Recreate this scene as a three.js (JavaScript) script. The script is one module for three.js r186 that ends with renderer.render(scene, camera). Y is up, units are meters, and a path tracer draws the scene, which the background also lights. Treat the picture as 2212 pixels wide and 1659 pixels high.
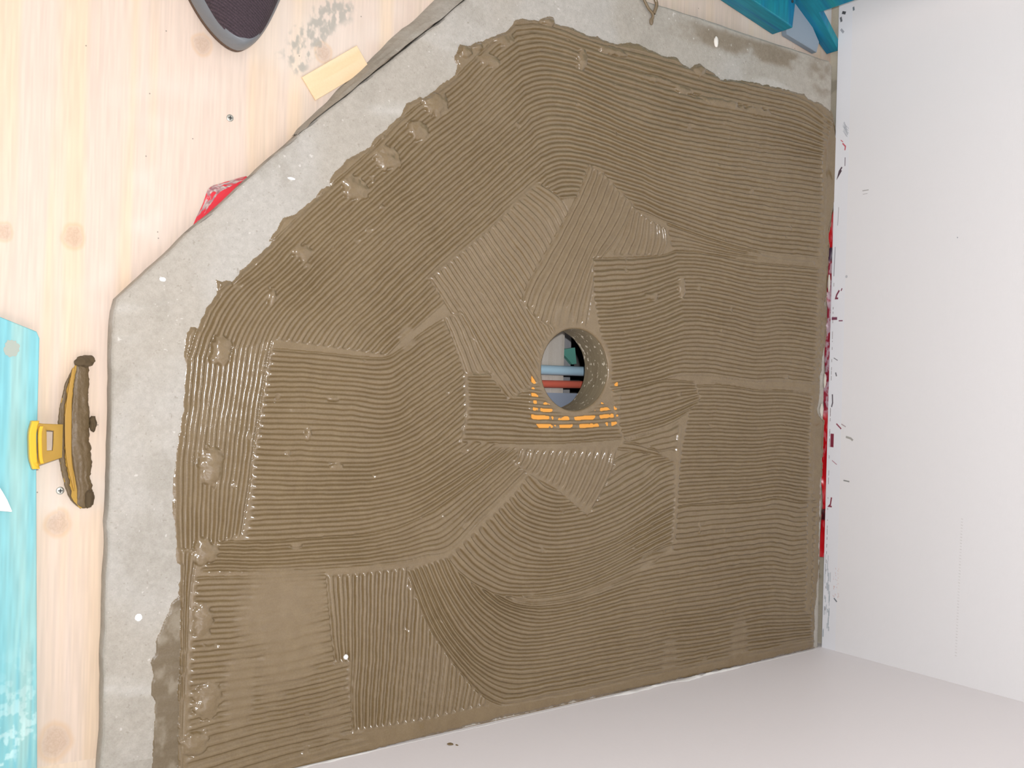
import * as THREE from 'three';
import { mergeGeometries, mergeVertices, toCreasedNormals } from 'three/addons/utils/BufferGeometryUtils.js';
import { RoundedBoxGeometry } from 'three/addons/geometries/RoundedBoxGeometry.js';
import { RectAreaLightUniformsLib } from 'three/addons/lights/RectAreaLightUniformsLib.js';

// ------------------------------------------------------------------ camera, lights, exposure
RectAreaLightUniformsLib.init();
const scene = new THREE.Scene();
scene.background = new THREE.Color(0x000000);
const camera = new THREE.PerspectiveCamera(40.2, 2212 / 1659, 0.02, 20);
camera.position.set(-0.4344, 1.2112, 1.4230);
camera.up.set(-0.9995, -0.0227, 0.0227);            // the camera is held sideways
camera.lookAt(-0.4344 + 0.0069, 1.2112 - 0.8422, 1.4230 - 0.5391);
const renderer = new THREE.WebGLRenderer({ antialias: true });
renderer.toneMapping = THREE.LinearToneMapping;
renderer.toneMappingExposure = 0.55;
renderer.shadowMap.enabled = true;
renderer.shadowMap.type = THREE.PCFSoftShadowMap;

const flash = new THREE.PointLight(0xf8f9fd, 6.2, 0, 2);   // the flash of the hand-held camera, beside its lens
flash.position.set(-0.4907, 1.2315, 1.3905);
flash.castShadow = true; flash.shadow.radius = 0.55; flash.shadow.bias = -0.0005;
flash.shadow.mapSize.set(2048, 2048); flash.shadow.camera.near = 0.05; flash.shadow.camera.far = 6;
scene.add(flash);

const fillLight = new THREE.RectAreaLight(0xf3f6ff, 2.2, 0.5, 0.5);   // weak fill from above, added; no ceiling lamp is in view
fillLight.position.set(-1.35, 2.42, 1.1); fillLight.lookAt(-1.35, 0, 1.1);
scene.add(fillLight);

// ------------------------------------------------------------------ helpers
const rnd = (s => () => { s |= 0; s = s + 0x6D2B79F5 | 0; let t = Math.imul(s ^ s >>> 15, 1 | s); t = t + Math.imul(t ^ t >>> 7, 61 | t) ^ t; return ((t ^ t >>> 14) >>> 0) / 4294967296; })(20240511);
const hash = (x, y, s = 0) => { let h = Math.imul(x, 374761393) + Math.imul(y, 668265263) + Math.imul(s, 974634777) | 0; h = Math.imul(h ^ h >>> 13, 1274126177); return ((h ^ h >>> 16) >>> 0) / 4294967296; };
function noise(x, y, s = 0) {
  const i = Math.floor(x), j = Math.floor(y), u = x - i, v = y - j;
  const a = u * u * (3 - 2 * u), b = v * v * (3 - 2 * v);
  return (hash(i, j, s) * (1 - a) + hash(i + 1, j, s) * a) * (1 - b) + (hash(i, j + 1, s) * (1 - a) + hash(i + 1, j + 1, s) * a) * b;
}
const fbm = (x, y, s = 0, n = 4) => { let r = 0, a = 0.5, t = 0; for (let k = 0; k < n; k++) { r += a * noise(x, y, s + k); t += a; a *= 0.5; x *= 2.03; y *= 2.03; } return r / t; };
const ss = (a, b, x) => { x = Math.min(1, Math.max(0, (x - a) / (b - a))); return x * x * (3 - 2 * x); };
const mix = (a, b, t) => a + (b - a) * t;
const lerp3 = (a, b, t) => [mix(a[0], b[0], t), mix(a[1], b[1], t), mix(a[2], b[2], t)];
function tex(w, h, fn, srgb = true) {
  const d = new Uint8Array(w * h * 4);
  for (let j = 0; j < h; j++) for (let i = 0; i < w; i++) {
    const c = fn(i, j), k = (j * w + i) * 4;
    d[k] = Math.min(255, Math.max(0, c[0])); d[k + 1] = Math.min(255, Math.max(0, c[1])); d[k + 2] = Math.min(255, Math.max(0, c[2])); d[k + 3] = 255;
  }
  const t = new THREE.DataTexture(d, w, h); t.magFilter = THREE.LinearFilter; t.minFilter = THREE.LinearMipmapLinearFilter; t.generateMipmaps = true;
  t.wrapS = t.wrapT = THREE.RepeatWrapping; if (srgb) t.colorSpace = THREE.SRGBColorSpace; t.needsUpdate = true; return t;
}
const grey = (w, h, fn) => tex(w, h, (i, j) => { const v = 255 * fn(i, j); return [v, v, v]; }, false);
const std = (o) => new THREE.MeshPhysicalMaterial(Object.assign({ side: THREE.DoubleSide }, o));
const rgb = (r, g, b) => new THREE.Color().setRGB(r, g, b);
const taken = {};
function numbered(n) { if (!(n in taken)) { taken[n] = 0; return n; } taken[n]++; return n + '_' + String(taken[n]).padStart(3, '0'); }
function shade(o) { o.traverse(m => { if (m.isMesh) { m.castShadow = true; m.receiveShadow = true; } }); return o; }
function mesh(name, geo, mat, parent) {
  const m = new THREE.Mesh(geo, mat); m.castShadow = m.receiveShadow = true;
  if (parent) { m.name = name; parent.add(m); } else { m.name = numbered(name); scene.add(m); }
  return m;
}
function thing(name, label, category, group) {
  const g = new THREE.Group(); g.name = numbered(name); g.userData = { label, category }; if (group) g.userData.group = group; scene.add(g); return g;
}
function tag(m, label, category, group) { m.userData = Object.assign(m.userData, { label, category }); if (group) m.userData.group = group; return m; }
const struct = (m, label, category) => { m.userData = Object.assign(m.userData, { kind: 'structure', label, category }); return m; };
// extrude a plan outline (x, z) upward from y0 to y1
function slab(pts, y0, y1, holes = [], bevel = 0, seg = 2) {
  const s = new THREE.Shape(pts.map(p => new THREE.Vector2(p[0], -p[1])));
  for (const h of holes) s.holes.push(new THREE.Path(h.map(p => new THREE.Vector2(p[0], -p[1]))));
  const g = new THREE.ExtrudeGeometry(s, { depth: y1 - y0 - 2 * bevel, bevelEnabled: bevel > 0, bevelThickness: bevel, bevelSize: bevel, bevelOffset: -bevel, bevelSegments: seg, curveSegments: 8 });
  g.rotateX(-Math.PI / 2); g.translate(0, y0 + bevel, 0);
  return planUV(g);
}
function planUV(g) {            // uv in metres: from above on flat faces, along the side on upright ones
  g = g.index ? g.toNonIndexed() : g;
  const p = g.attributes.position, n = g.attributes.normal, uv = new Float32Array(p.count * 2);
  for (let i = 0; i < p.count; i++) {
    const ay = Math.abs(n.getY(i));
    if (ay > 0.5) { uv[2 * i] = p.getX(i); uv[2 * i + 1] = p.getZ(i); }
    else if (Math.abs(n.getX(i)) > Math.abs(n.getZ(i))) { uv[2 * i] = p.getZ(i); uv[2 * i + 1] = p.getY(i); }
    else { uv[2 * i] = p.getX(i); uv[2 * i + 1] = p.getY(i); }
  }
  g.setAttribute('uv', new THREE.BufferAttribute(uv, 2)); return g;
}
function rep(t, m) { t.repeat.set(1 / m, 1 / m); return t; }
const circle = (cx, cz, r, n = 64) => Array.from({ length: n }, (_, i) => [cx + r * Math.cos(i / n * 2 * Math.PI), cz + r * Math.sin(i / n * 2 * Math.PI)]);
const insidePoly = (P, x, y) => { let c = false; for (let i = 0, j = P.length - 1; i < P.length; j = i++) if ((P[i][1] > y) !== (P[j][1] > y) && x < (P[j][0] - P[i][0]) * (y - P[i][1]) / (P[j][1] - P[i][1]) + P[i][0]) c = !c; return c; };

// ------------------------------------------------------------------ data: the trowel strokes in the mortar, millimetres in plan (x, z)
const MORTAR = {"outline":[[-819,766],[-832,764],[-843,768],[-859,760],[-859,750],[-866,736],[-876,718],[-892,690],[-908,678],[-912,665],[-914,642],[-923,627],[-924,618],[-918,614],[-916,580],[-912,555],[-914,542],[-909,532],[-910,503],[-915,489],[-917,467],[-910,432],[-911,394],[-905,385],[-902,369],[-911,350],[-906,336],[-900,312],[-895,309],[-900,285],[-902,248],[-905,186],[-904,146],[-904,122],[-898,113],[-897,83],[-886,60],[-861,50],[-833,41],[-815,42],[-772,43],[-745,42],[-725,48],[-690,56],[-656,55],[-618,56],[-573,59],[-560,55],[-512,56],[-463,61],[-457,64],[-422,65],[-395,69],[-376,52],[-341,53],[-302,54],[-264,55],[-205,54],[-154,54],[-116,53],[-68,58],[-2,58],[6,184],[14,400],[18,546],[23,663],[31,794],[42,919],[49,1000],[59,1121],[11,1122],[-27,1122],[-53,1121],[-80,1125],[-99,1124],[-107,1127],[-121,1122],[-131,1121],[-151,1114],[-171,1106],[-177,1097],[-189,1098],[-213,1098],[-216,1101],[-234,1103],[-260,1105],[-277,1108],[-303,1108],[-336,1106],[-357,1104],[-362,1101],[-382,1100],[-408,1098],[-434,1098],[-464,1100],[-478,1094],[-476,1086],[-491,1080],[-499,1078],[-517,1066],[-532,1066],[-530,1060],[-533,1056],[-530,1049],[-544,1040],[-562,1023],[-577,1008],[-586,1002],[-584,1008],[-596,998],[-610,990],[-616,977],[-635,956],[-651,941],[-655,938],[-656,933],[-665,934],[-690,912],[-710,884],[-730,867],[-754,843],[-770,835],[-781,816],[-787,804],[-808,780]],"smear":[[-177,1097],[-171,1106],[-151,1114],[-131,1121],[-107,1127],[-99,1124],[-80,1125],[-53,1121],[-27,1122],[32,1122],[67,1126],[73,1095],[-15,1095],[-67,1096],[-119,1095],[-171,1096]],"strokes":[{"g":[[[[-216,1102],[-266,1106],[-327,1107],[-389,1101],[-440,1099]]],[[[-241,1030],[-315,1020],[-369,1014],[-428,1007],[-468,1000]]]],"c":8,"a":1},{"g":[[[[-440,1099],[-478,1088],[-520,1067],[-549,1036],[-589,998],[-647,943],[-705,885],[-758,836],[-816,769],[-869,718],[-904,680]],[[-904,680],[-912,647],[-913,617],[-906,546],[-906,454],[-902,346],[-900,230],[-897,125],[-873,55]]],[[[-468,1000],[-485,992],[-499,982],[-519,962],[-547,934],[-577,905],[-606,874],[-633,844],[-660,812],[-687,781],[-717,748],[-748,714],[-777,683],[-801,658]],[[-801,658],[-812,640],[-818,617],[-819,586],[-815,546],[-806,501],[-799,449],[-797,399],[-797,330],[-800,257],[-803,180],[-807,77]]],[[[-456,854],[-476,833],[-495,811],[-520,782],[-569,729],[-627,666],[-675,608]],[[-675,608],[-682,589],[-685,565],[-684,537],[-681,496],[-676,444],[-668,409],[-658,354],[-648,278],[-642,198],[-645,64]]]],"c":[8,11.5],"a":1},{"g":[[[[-430,344],[-432,287],[-426,208],[-426,146],[-421,81]]],[[[-337,365],[-336,286],[-335,211],[-338,158],[-331,85]]],[[[-249,374],[-252,282],[-253,207],[-256,155],[-248,101],[-246,68]]]],"c":[8.3,7.4],"a":1},{"g":[[[[-420,500],[-428,447],[-437,399],[-435,340]]],[[[-372,491],[-377,449],[-388,397],[-410,328]]],[[[-348,474],[-357,431],[-367,392],[-381,364]]]],"c":0,"a":1},{"g":[[[[-348,474],[-357,431],[-367,392],[-378,366]]],[[[-330,408],[-332,395],[-334,384],[-331,373]]]],"c":2,"a":1},{"g":[[[[-668,409],[-658,354],[-647,278],[-641,208]]],[[[-628,396],[-632,358],[-630,299],[-629,217]]]],"c":2.6,"a":0.8},{"g":[[[[-459,1002],[-456,937],[-453,876],[-454,852],[-466,832],[-489,801],[-507,773]]],[[[-396,1011],[-397,964],[-395,893],[-390,852],[-394,835],[-412,808],[-458,740]]],[[[-329,1020],[-324,933],[-323,874],[-328,834],[-337,808],[-357,776],[-390,735]]],[[[-262,1023],[-261,963],[-262,888],[-266,838],[-274,806],[-298,756],[-341,681]]],[[[-236,1030],[-235,965],[-236,888],[-244,831],[-255,796],[-280,749],[-341,657]]]],"c":[5.2,5.6,5.7,2.2],"a":1},{"g":[[[[-237,1058],[-234,993],[-235,930],[-236,869],[-244,825],[-259,786],[-280,749],[-314,698],[-341,657]]],[[[-204,1079],[-199,1013],[-196,926],[-196,868],[-198,817],[-203,784],[-205,760],[-250,703],[-311,631]]]],"c":4.3,"a":1},{"g":[[[[-198,1083],[-194,1012],[-192,963],[-191,921]]],[[[-125,1086],[-124,1039],[-126,995],[-131,950],[-137,890]]],[[[-88,1087],[-86,1038],[-86,994],[-90,949],[-97,889]]],[[[-33,1087],[-39,1037],[-41,970],[-43,935],[-48,888]]],[[[16,1088],[8,1024],[3,969],[0,922],[-3,877]]],[[[58,1086],[45,1012],[34,921],[26,854]]]],"c":[5.8,3,4.3,4,3.3],"a":0.8},{"g":[[[[-190,925],[-156,921],[-117,916],[-80,910]]],[[[-189,887],[-153,886],[-114,886],[-77,885]]]],"c":3,"a":1},{"g":[[[[-189,889],[-136,887],[-79,886],[-40,887],[8,884]]],[[[-191,829],[-115,832],[-71,833],[9,839]]],[[[-196,764],[-112,762],[-53,764],[10,771]]],[[[-173,691],[-86,688],[-31,689],[3,694]]]],"c":[5.6,6.2,6],"a":1},{"g":[[[[-187,816],[-152,801],[-113,783],[-77,758],[-40,728],[-13,701],[5,669],[7,635],[6,597],[6,547],[3,485],[0,416],[-3,325],[-6,229],[-9,137],[-11,61]]],[[[-193,791],[-158,774],[-122,754],[-90,729],[-64,700],[-49,667],[-43,633],[-42,599],[-43,552],[-46,503],[-48,436],[-51,372],[-50,277],[-55,191],[-52,139],[-46,66]]],[[[-200,762],[-168,745],[-139,724],[-112,696],[-92,668],[-81,638],[-79,600],[-82,553],[-85,505],[-88,437],[-90,373],[-92,279],[-97,203],[-96,146],[-90,108],[-89,64]]],[[[-177,704],[-159,692],[-144,677],[-135,662],[-128,644],[-124,619],[-123,579],[-129,531],[-138,482],[-148,422],[-150,369],[-154,294],[-157,221],[-157,165],[-150,122],[-150,65]]],[[[-213,643],[-190,627],[-174,608],[-167,584],[-168,561],[-175,533],[-194,484],[-227,426],[-248,371],[-252,282],[-253,207],[-256,155],[-247,101],[-246,61]]]],"c":[4.2,3.6,4.7,6.5],"a":1},{"g":[[[[-311,632],[-290,608],[-281,577],[-286,545],[-307,514],[-326,477],[-334,439],[-330,408]]],[[[-281,658],[-269,647],[-257,628],[-250,598],[-251,562],[-258,516],[-270,479],[-288,437],[-307,407],[-316,374]]],[[[-251,694],[-230,675],[-210,645],[-198,606],[-197,547],[-210,485],[-227,442],[-246,398],[-256,370]]],[[[-200,760],[-183,746],[-164,722],[-143,679],[-139,651],[-137,602],[-143,543],[-153,503],[-167,460],[-182,415],[-196,372]]]],"c":[3,4.4,6],"a":1},{"g":[[[[-335,490],[-332,456],[-326,408]]],[[[-347,474],[-341,435],[-331,403]]]],"c":1,"a":1},{"g":[[[[-340,649],[-328,653],[-317,658]]],[[[-339,619],[-317,628],[-305,639]]],[[[-340,564],[-316,573],[-281,589]]],[[[-343,483],[-313,491],[-273,512],[-242,534]]]],"c":0,"a":1},{"g":[[[[-439,739],[-440,703],[-440,659],[-438,614],[-437,567]]],[[[-392,735],[-390,672],[-386,620],[-385,565],[-389,492]]],[[[-348,744],[-346,685],[-344,617],[-346,552],[-350,472]]]],"c":0,"a":1},{"g":[[[[-556,798],[-537,782],[-506,757],[-474,732],[-437,703],[-403,672]]],[[[-591,757],[-567,736],[-533,706],[-495,676],[-456,645],[-428,621]]],[[[-624,715],[-600,693],[-573,666],[-544,642],[-514,621],[-490,604]]],[[[-669,669],[-644,633],[-609,605],[-572,592],[-509,580]]],[[[-698,637],[-680,596],[-638,571],[-575,558],[-511,553]]]],"c":0,"a":0.8},{"g":[[[[-509,775],[-488,764],[-458,751],[-434,740]]],[[[-517,748],[-494,731],[-466,714],[-438,697]]]],"c":2.5,"a":0.8},{"g":[[[[-735,551],[-682,573],[-645,595],[-605,620],[-565,645],[-536,657]]],[[[-726,526],[-686,541],[-642,563],[-595,589],[-545,614],[-510,628]]],[[[-707,501],[-666,518],[-621,543],[-574,565],[-535,583],[-501,589]]],[[[-688,469],[-660,482],[-629,502],[-604,523],[-564,536],[-502,546]]]],"c":0,"a":0.85},{"g":[[[[-685,472],[-642,486],[-610,505]]],[[[-670,441],[-638,442],[-615,448]]],[[[-660,410],[-638,406],[-619,414]]]],"c":0,"a":0.8},{"g":[[[[-604,540],[-609,493],[-615,442],[-620,411],[-628,389]],[[-628,389],[-630,358],[-629,299],[-625,224],[-627,146],[-628,63]]],[[[-551,537],[-555,499],[-565,448],[-580,405],[-590,380]],[[-590,380],[-592,333],[-588,275],[-583,215],[-588,164],[-587,67]]],[[[-490,521],[-493,488],[-502,437],[-516,393],[-526,367]],[[-526,367],[-527,330],[-523,272],[-516,212],[-522,161],[-518,63]]],[[[-420,503],[-428,451],[-437,408],[-443,381],[-445,361]],[[-445,361],[-446,326],[-444,291],[-439,216],[-441,163],[-437,68]]]],"c":[3.6,5.6,6.4],"a":1},{"g":[[[[-232,1101],[-183,1098],[-120,1096],[-69,1098],[14,1096],[66,1096]]],[[[-228,1080],[-182,1086],[-119,1088],[-68,1090],[15,1090],[68,1089]]]],"c":2,"a":0.8}],"smooth":[{"p":[[-877,74],[-764,72],[-643,74],[-491,75],[-385,81],[-309,80],[-252,81]],"h":3.4,"r":7},{"p":[[-241,81],[-157,77],[-66,77]],"h":2.8,"r":8},{"p":[[-10,72],[-3,229],[4,404],[8,550],[13,666],[22,796],[29,879],[36,956],[46,1071]],"h":3.4,"r":12},{"p":[[8,910],[16,867],[12,796],[7,722],[7,686]],"h":3.2,"r":5},{"p":[[-437,307],[-431,208],[-428,92]],"h":4.2,"r":2.4},{"p":[[-637,238],[-633,166],[-635,91]],"h":4.2,"r":3},{"p":[[-369,369],[-314,369],[-252,370],[-197,372]],"h":3.8,"r":4},{"p":[[-135,655],[-130,610],[-133,547],[-145,482],[-165,423],[-187,375]],"h":3.4,"r":4}],"flat":[[-152,991,55,45,0.95],[-159,951,35,35,0.9],[-105,961,50,40,0.8],[-64,1027,55,22,0.8],[-75,988,40,22,0.6],[-9,911,25,18,0.5],[-479,826,18,12,0.7],[-900,662,30,10,0.3],[-516,586,26,20,0.7],[-430,688,10,22,0.5],[-22,230,60,20,0.5],[-11,372,60,16,0.5]],"blobs":[[-225,1071,16,16,6],[-146,1073,12,22,5.5],[-56,1063,16,20,5.5],[-11,1078,16,14,6],[-325,1068,13,22,6.5],[-455,1062,13,18,6],[-778,796,20,16,7],[-739,819,17,13,6.5],[-699,861,18,14,6.5],[-658,903,19,14,6.5],[-573,967,13,9,5.5],[-519,1002,5,12,6],[-852,758,12,9,6],[-861,736,9,7,5],[-916,629,11,6,5],[-902,354,15,9,5],[-360,953,4,9,5.5],[-320,915,10,5,4.5],[-558,431,13,5,4.5],[-575,373,7,13,4.8],[-226,964,9,3,4],[-401,923,8,3,4.5],[-875,569,8,17,4.6],[-898,513,25,6,4.5],[-873,435,35,5,4.3],[-860,307,49,7,4.2],[-866,381,16,6,4.3],[-860,228,30,7,4.2],[-878,697,18,9,4.6],[-847,718,16,9,4.5]],"hole":[-447,563]};

const PAD = 0.028;                                  // top of the screed pad
const HX = MORTAR.hole[0] / 1000, HZ = MORTAR.hole[1] / 1000, HR = 0.057;
const wallAz = x => 0.0271 - 0.0093 * x;            // face of the back wall
const wallBx = (z, y = 0.03) => -0.002 + 0.044 * (z - 0.03) - 0.02 * (y - 0.03);   // face of the right wall

// ------------------------------------------------------------------ materials
const KNOTS = [[-0.5712, 1.2142, 0.011], [-0.5694, 1.282, 0.008], [-0.804, 1.083, 0.010], [-0.2616, 1.2223, 0.012], [-0.0261, 1.2184, 0.016], [-0.8235, 0.935, 0.010], [-0.45, 1.27, 0.006], [-0.93, 1.16, 0.009], [-1.02, 0.9, 0.012]];
const plyMap = rep(tex(1400, 1400, (i, j) => {      // one pixel a millimetre; grain runs along x
  const x = i / 1000, z = j / 1000;
  const wob = 0.010 * fbm(x * 3, z * 5, 3) ;
  let c = [216, 196, 179];
  const band = fbm(x * 1.5, (z + wob) * 42, 7, 3), fib = noise(x * 30, (z + wob * .6) * 620, 9);
  c = lerp3(c, [226, 198, 163], 0.6 * ss(0.48, 0.8, band));
  c = lerp3(c, [206, 190, 165], 0.35 * ss(0.5, 0.9, fbm(x * 2.4, (z + wob) * 90, 12, 3)));
  c = c.map(v => v * (0.965 + 0.06 * fib));
  const pale = ss(0.52, 0.75, fbm(x * 9, z * 7, 21, 4)); c = lerp3(c, [224, 214, 202], 0.45 * pale);
  for (const [kx, kz, r] of KNOTS) {
    const px = ((x - 1.4) - kx) , pz = z - kz, d = Math.hypot(px / 1.15, pz) / r, a = Math.atan2(pz, px);
    if (d < 2.2) {
      const rr = d + 0.25 * (noise(a * 1.5 + 9, kx * 50, 5) - 0.5);
      c = lerp3(c, [180, 148, 122], 0.7 * (1 - ss(0.6, 1.1, rr)) * (0.35 + 0.5 * noise(px * 900, pz * 900, 2)));
      c = lerp3(c, [206, 160, 112], 0.28 * ss(0.8, 1.0, rr) * (1 - ss(1.0, 1.35, rr)));
    }
  }
  // dried grey smear of mortar beside the shoe
  const sx = x - 1.4, al = (sx + 0.846) * 0.78 + (z - 0.944) * 0.62, ac = -(sx + 0.846) * 0.62 + (z - 0.944) * 0.78;
  const m = (1 - ss(0.045, 0.068, Math.abs(al) + 0.03 * (fbm(x * 60, z * 60, 31) - .5))) * (1 - ss(0.012, 0.022, Math.abs(ac) + 0.02 * (fbm(x * 50, z * 50, 33) - .5)));
  c = lerp3(c, [158, 156, 146], 0.7 * m * ss(0.35, 0.6, fbm(x * 120, z * 220, 35, 3)));
  if (hash(i, j, 77) > 0.99985) c = [90, 84, 76];
  return c;
}), 1.4);
const plyBump = rep(grey(700, 700, (i, j) => 0.5 + 0.35 * (noise(i / 26, j * 0.62, 4) - 0.5) + 0.2 * (fbm(i / 60, j / 18, 8) - 0.5)), 1.4);
const plyMat = std({ map: plyMap, roughness: 0.62, bumpMap: plyBump, bumpScale: 0.0004 });
const screedMap = rep(tex(1400, 1400, (i, j) => {
  const x = i / 1000, z = j / 1000;
  let c = [173, 166, 154];
  c = lerp3(c, [178, 173, 164], ss(0.4, 0.7, fbm(x * 7, z * 7, 41, 5)));
  c = lerp3(c, [156, 150, 138], 0.5 * ss(0.55, 0.78, fbm(x * 11 + 3, z * 16, 43, 5)));
  c = lerp3(c, [198, 195, 188], 0.5 * ss(0.62, 0.8, fbm(x * 22, z * 5, 45, 4)));
  const wx = x - 1.4, st = (1 - ss(0.010, 0.022, Math.abs(wx + 0.955 + 0.02 * (z - 0.2)) + 0.012 * (fbm(x * 30, z * 30, 58, 3) - 0.5))) * ss(0.06, 0.12, z) * (1 - ss(0.36, 0.46, z + 0.06 * fbm(x * 40, z * 20, 59)));   // brown smears near the far edge
  c = lerp3(c, [128, 114, 94], 0.75 * st * ss(0.3, 0.55, fbm(x * 26, z * 16, 60, 4)));
  const cs = (1 - ss(0.02, 0.045, Math.hypot(wx + 0.945, (z - 0.085) * 1.2) + 0.02 * (fbm(x * 50, z * 50, 62, 3) - 0.5))); c = lerp3(c, [120, 108, 90], 0.55 * cs * ss(0.35, 0.6, fbm(x * 45, z * 30, 64, 3)));
  const g = (hash(i, j, 47) - 0.5) * 9 + (fbm(x * 240, z * 240, 49, 2) - 0.5) * 14;
  c = c.map(v => v + g);
  if (fbm(x * 330, z * 330, 51, 2) > 0.86) c = lerp3(c, [132, 124, 110], 0.4);
  if (fbm(x * 210 + 7, z * 210, 53, 2) > 0.885) c = lerp3(c, [226, 223, 216], 0.5);
  return c;
}), 1.4);
const screedBump = rep(grey(800, 800, (i, j) => 0.5 + 0.5 * (fbm(i / 40, j / 40, 55, 5) - 0.5) + 0.25 * (hash(i, j, 57) - 0.5)), 0.8);
const screedMat = std({ map: screedMap, roughness: 0.9, bumpMap: screedBump, bumpScale: 0.0012 });
const mortarMap = rep(tex(800, 800, (i, j) => {
  const x = i / 800, z = j / 800;
  const g = (hash(i, j, 61) - 0.5) * 7 + (fbm(x * 90, z * 90, 63, 3) - 0.5) * 9 + (fbm(x * 6, z * 6, 65, 3) - 0.5) * 8;
  return [122 + g, 103 + g, 73 + g * 0.9];
}), 0.8);
const mortarBump = rep(grey(800, 800, (i, j) => 0.5 + 0.6 * (fbm(i / 4.2, j / 4.2, 67, 3) - 0.5) + 0.3 * (hash(i, j, 69) - 0.5)), 0.5);
const mortarMat = std({ map: mortarMap, roughness: 0.22, clearcoat: 0.8, clearcoatRoughness: 0.09, bumpMap: mortarBump, bumpScale: 0.00018 });
const smearMap = rep(tex(500, 500, (i, j) => {
  const x = i / 500, z = j / 500, t = fbm(x * 26, z * 40, 71, 4), g = (hash(i, j, 73) - .5) * 7;
  const c = lerp3([112, 98, 76], [140, 129, 110], ss(0.4, 0.7, t)); return c.map(v => v + g);
}), 0.5);
const smearMat = std({ map: smearMap, roughness: 0.38, bumpMap: mortarBump, bumpScale: 0.0004 });
const wallBump = rep(grey(512, 512, (i, j) => 0.5 + 0.5 * (fbm(i / 7, j / 7, 81, 4) - 0.5)), 0.3);
const paintA = rgb(0.83, 0.825, 0.82), paintB = rgb(0.90, 0.86, 0.855);
const wallAMat = std({ color: paintA, roughness: 0.62, bumpMap: wallBump, bumpScale: 0.0002 });
const wallBMat = std({ color: paintB, roughness: 0.5, bumpMap: wallBump, bumpScale: 0.0002 });
const tealMap = rep(tex(900, 600, (i, j) => {        // blue-green stained timber, grain along u
  const x = i / 900, z = j / 600, wob = 0.03 * fbm(x * 4, z * 4, 91);
  let c = [22, 128, 146];
  c = lerp3(c, [14, 112, 150], ss(0.4, 0.7, fbm(x * 3, (z + wob) * 40, 93, 4)));
  c = lerp3(c, [34, 140, 140], 0.6 * ss(0.45, 0.75, fbm(x * 5, (z + wob) * 22, 95, 4)));
  return c.map(v => v * (0.93 + 0.14 * noise(x * 30, z * 260, 97)));
}), 0.6);
const tealMat = std({ map: tealMap, roughness: 0.5 });
const paleTealMap = rep(tex(1200, 300, (i, j) => {   // weathered blue-green plank, grain along u
  const x = i / 1000, z = j / 1000, wob = 0.006 * fbm(x * 4, z * 8, 101);
  let c = [118, 184, 190];
  c = lerp3(c, [146, 190, 186], ss(0.4, 0.7, fbm(x * 2.4, (z + wob) * 55, 103, 4)));
  c = lerp3(c, [98, 174, 190], 0.6 * ss(0.45, 0.75, fbm(x * 4, (z + wob) * 110, 105, 4)));
  const spot = ss(0.5, 0.62, fbm(x * 130, z * 150, 107, 3)) * ss(0.42, 0.55, fbm(x * 7, z * 9, 109, 3)) * ss(0.70, 1.0, x);
  c = lerp3(c, [226, 238, 232], 0.8 * spot);
  return c.map(v => v * (0.95 + 0.1 * noise(x * 40, z * 500, 111)));
}), 1.2);
paleTealMap.repeat.set(1 / 1.2, 1 / 0.3);
const paleTealMat = std({ map: paleTealMap, roughness: 0.6 });

// ------------------------------------------------------------------ the room
const floorShape = [[0.25, -0.12], [0.25, 3.1], [-2.5, 3.1], [-2.5, -0.12]];
struct(mesh('floor', slab(floorShape, -0.022, 0, [circle(HX, HZ, HR + 0.002, 72)]), plyMat), 'pale plywood subfloor with knots and dried smears', 'floor');

function quadBox(a, b, y0, y1, off, name, mat) {    // upright slab between two plan points, its face through a-b, thick away to the left of a->b
  const d = new THREE.Vector2(b[0] - a[0], b[1] - a[1]).normalize(), n = [d.y * off, -d.x * off];
  return mesh(name, slab([a, b, [b[0] + n[0], b[1] + n[1]], [a[0] + n[0], a[1] + n[1]]], y0, y1), mat);
}
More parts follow.
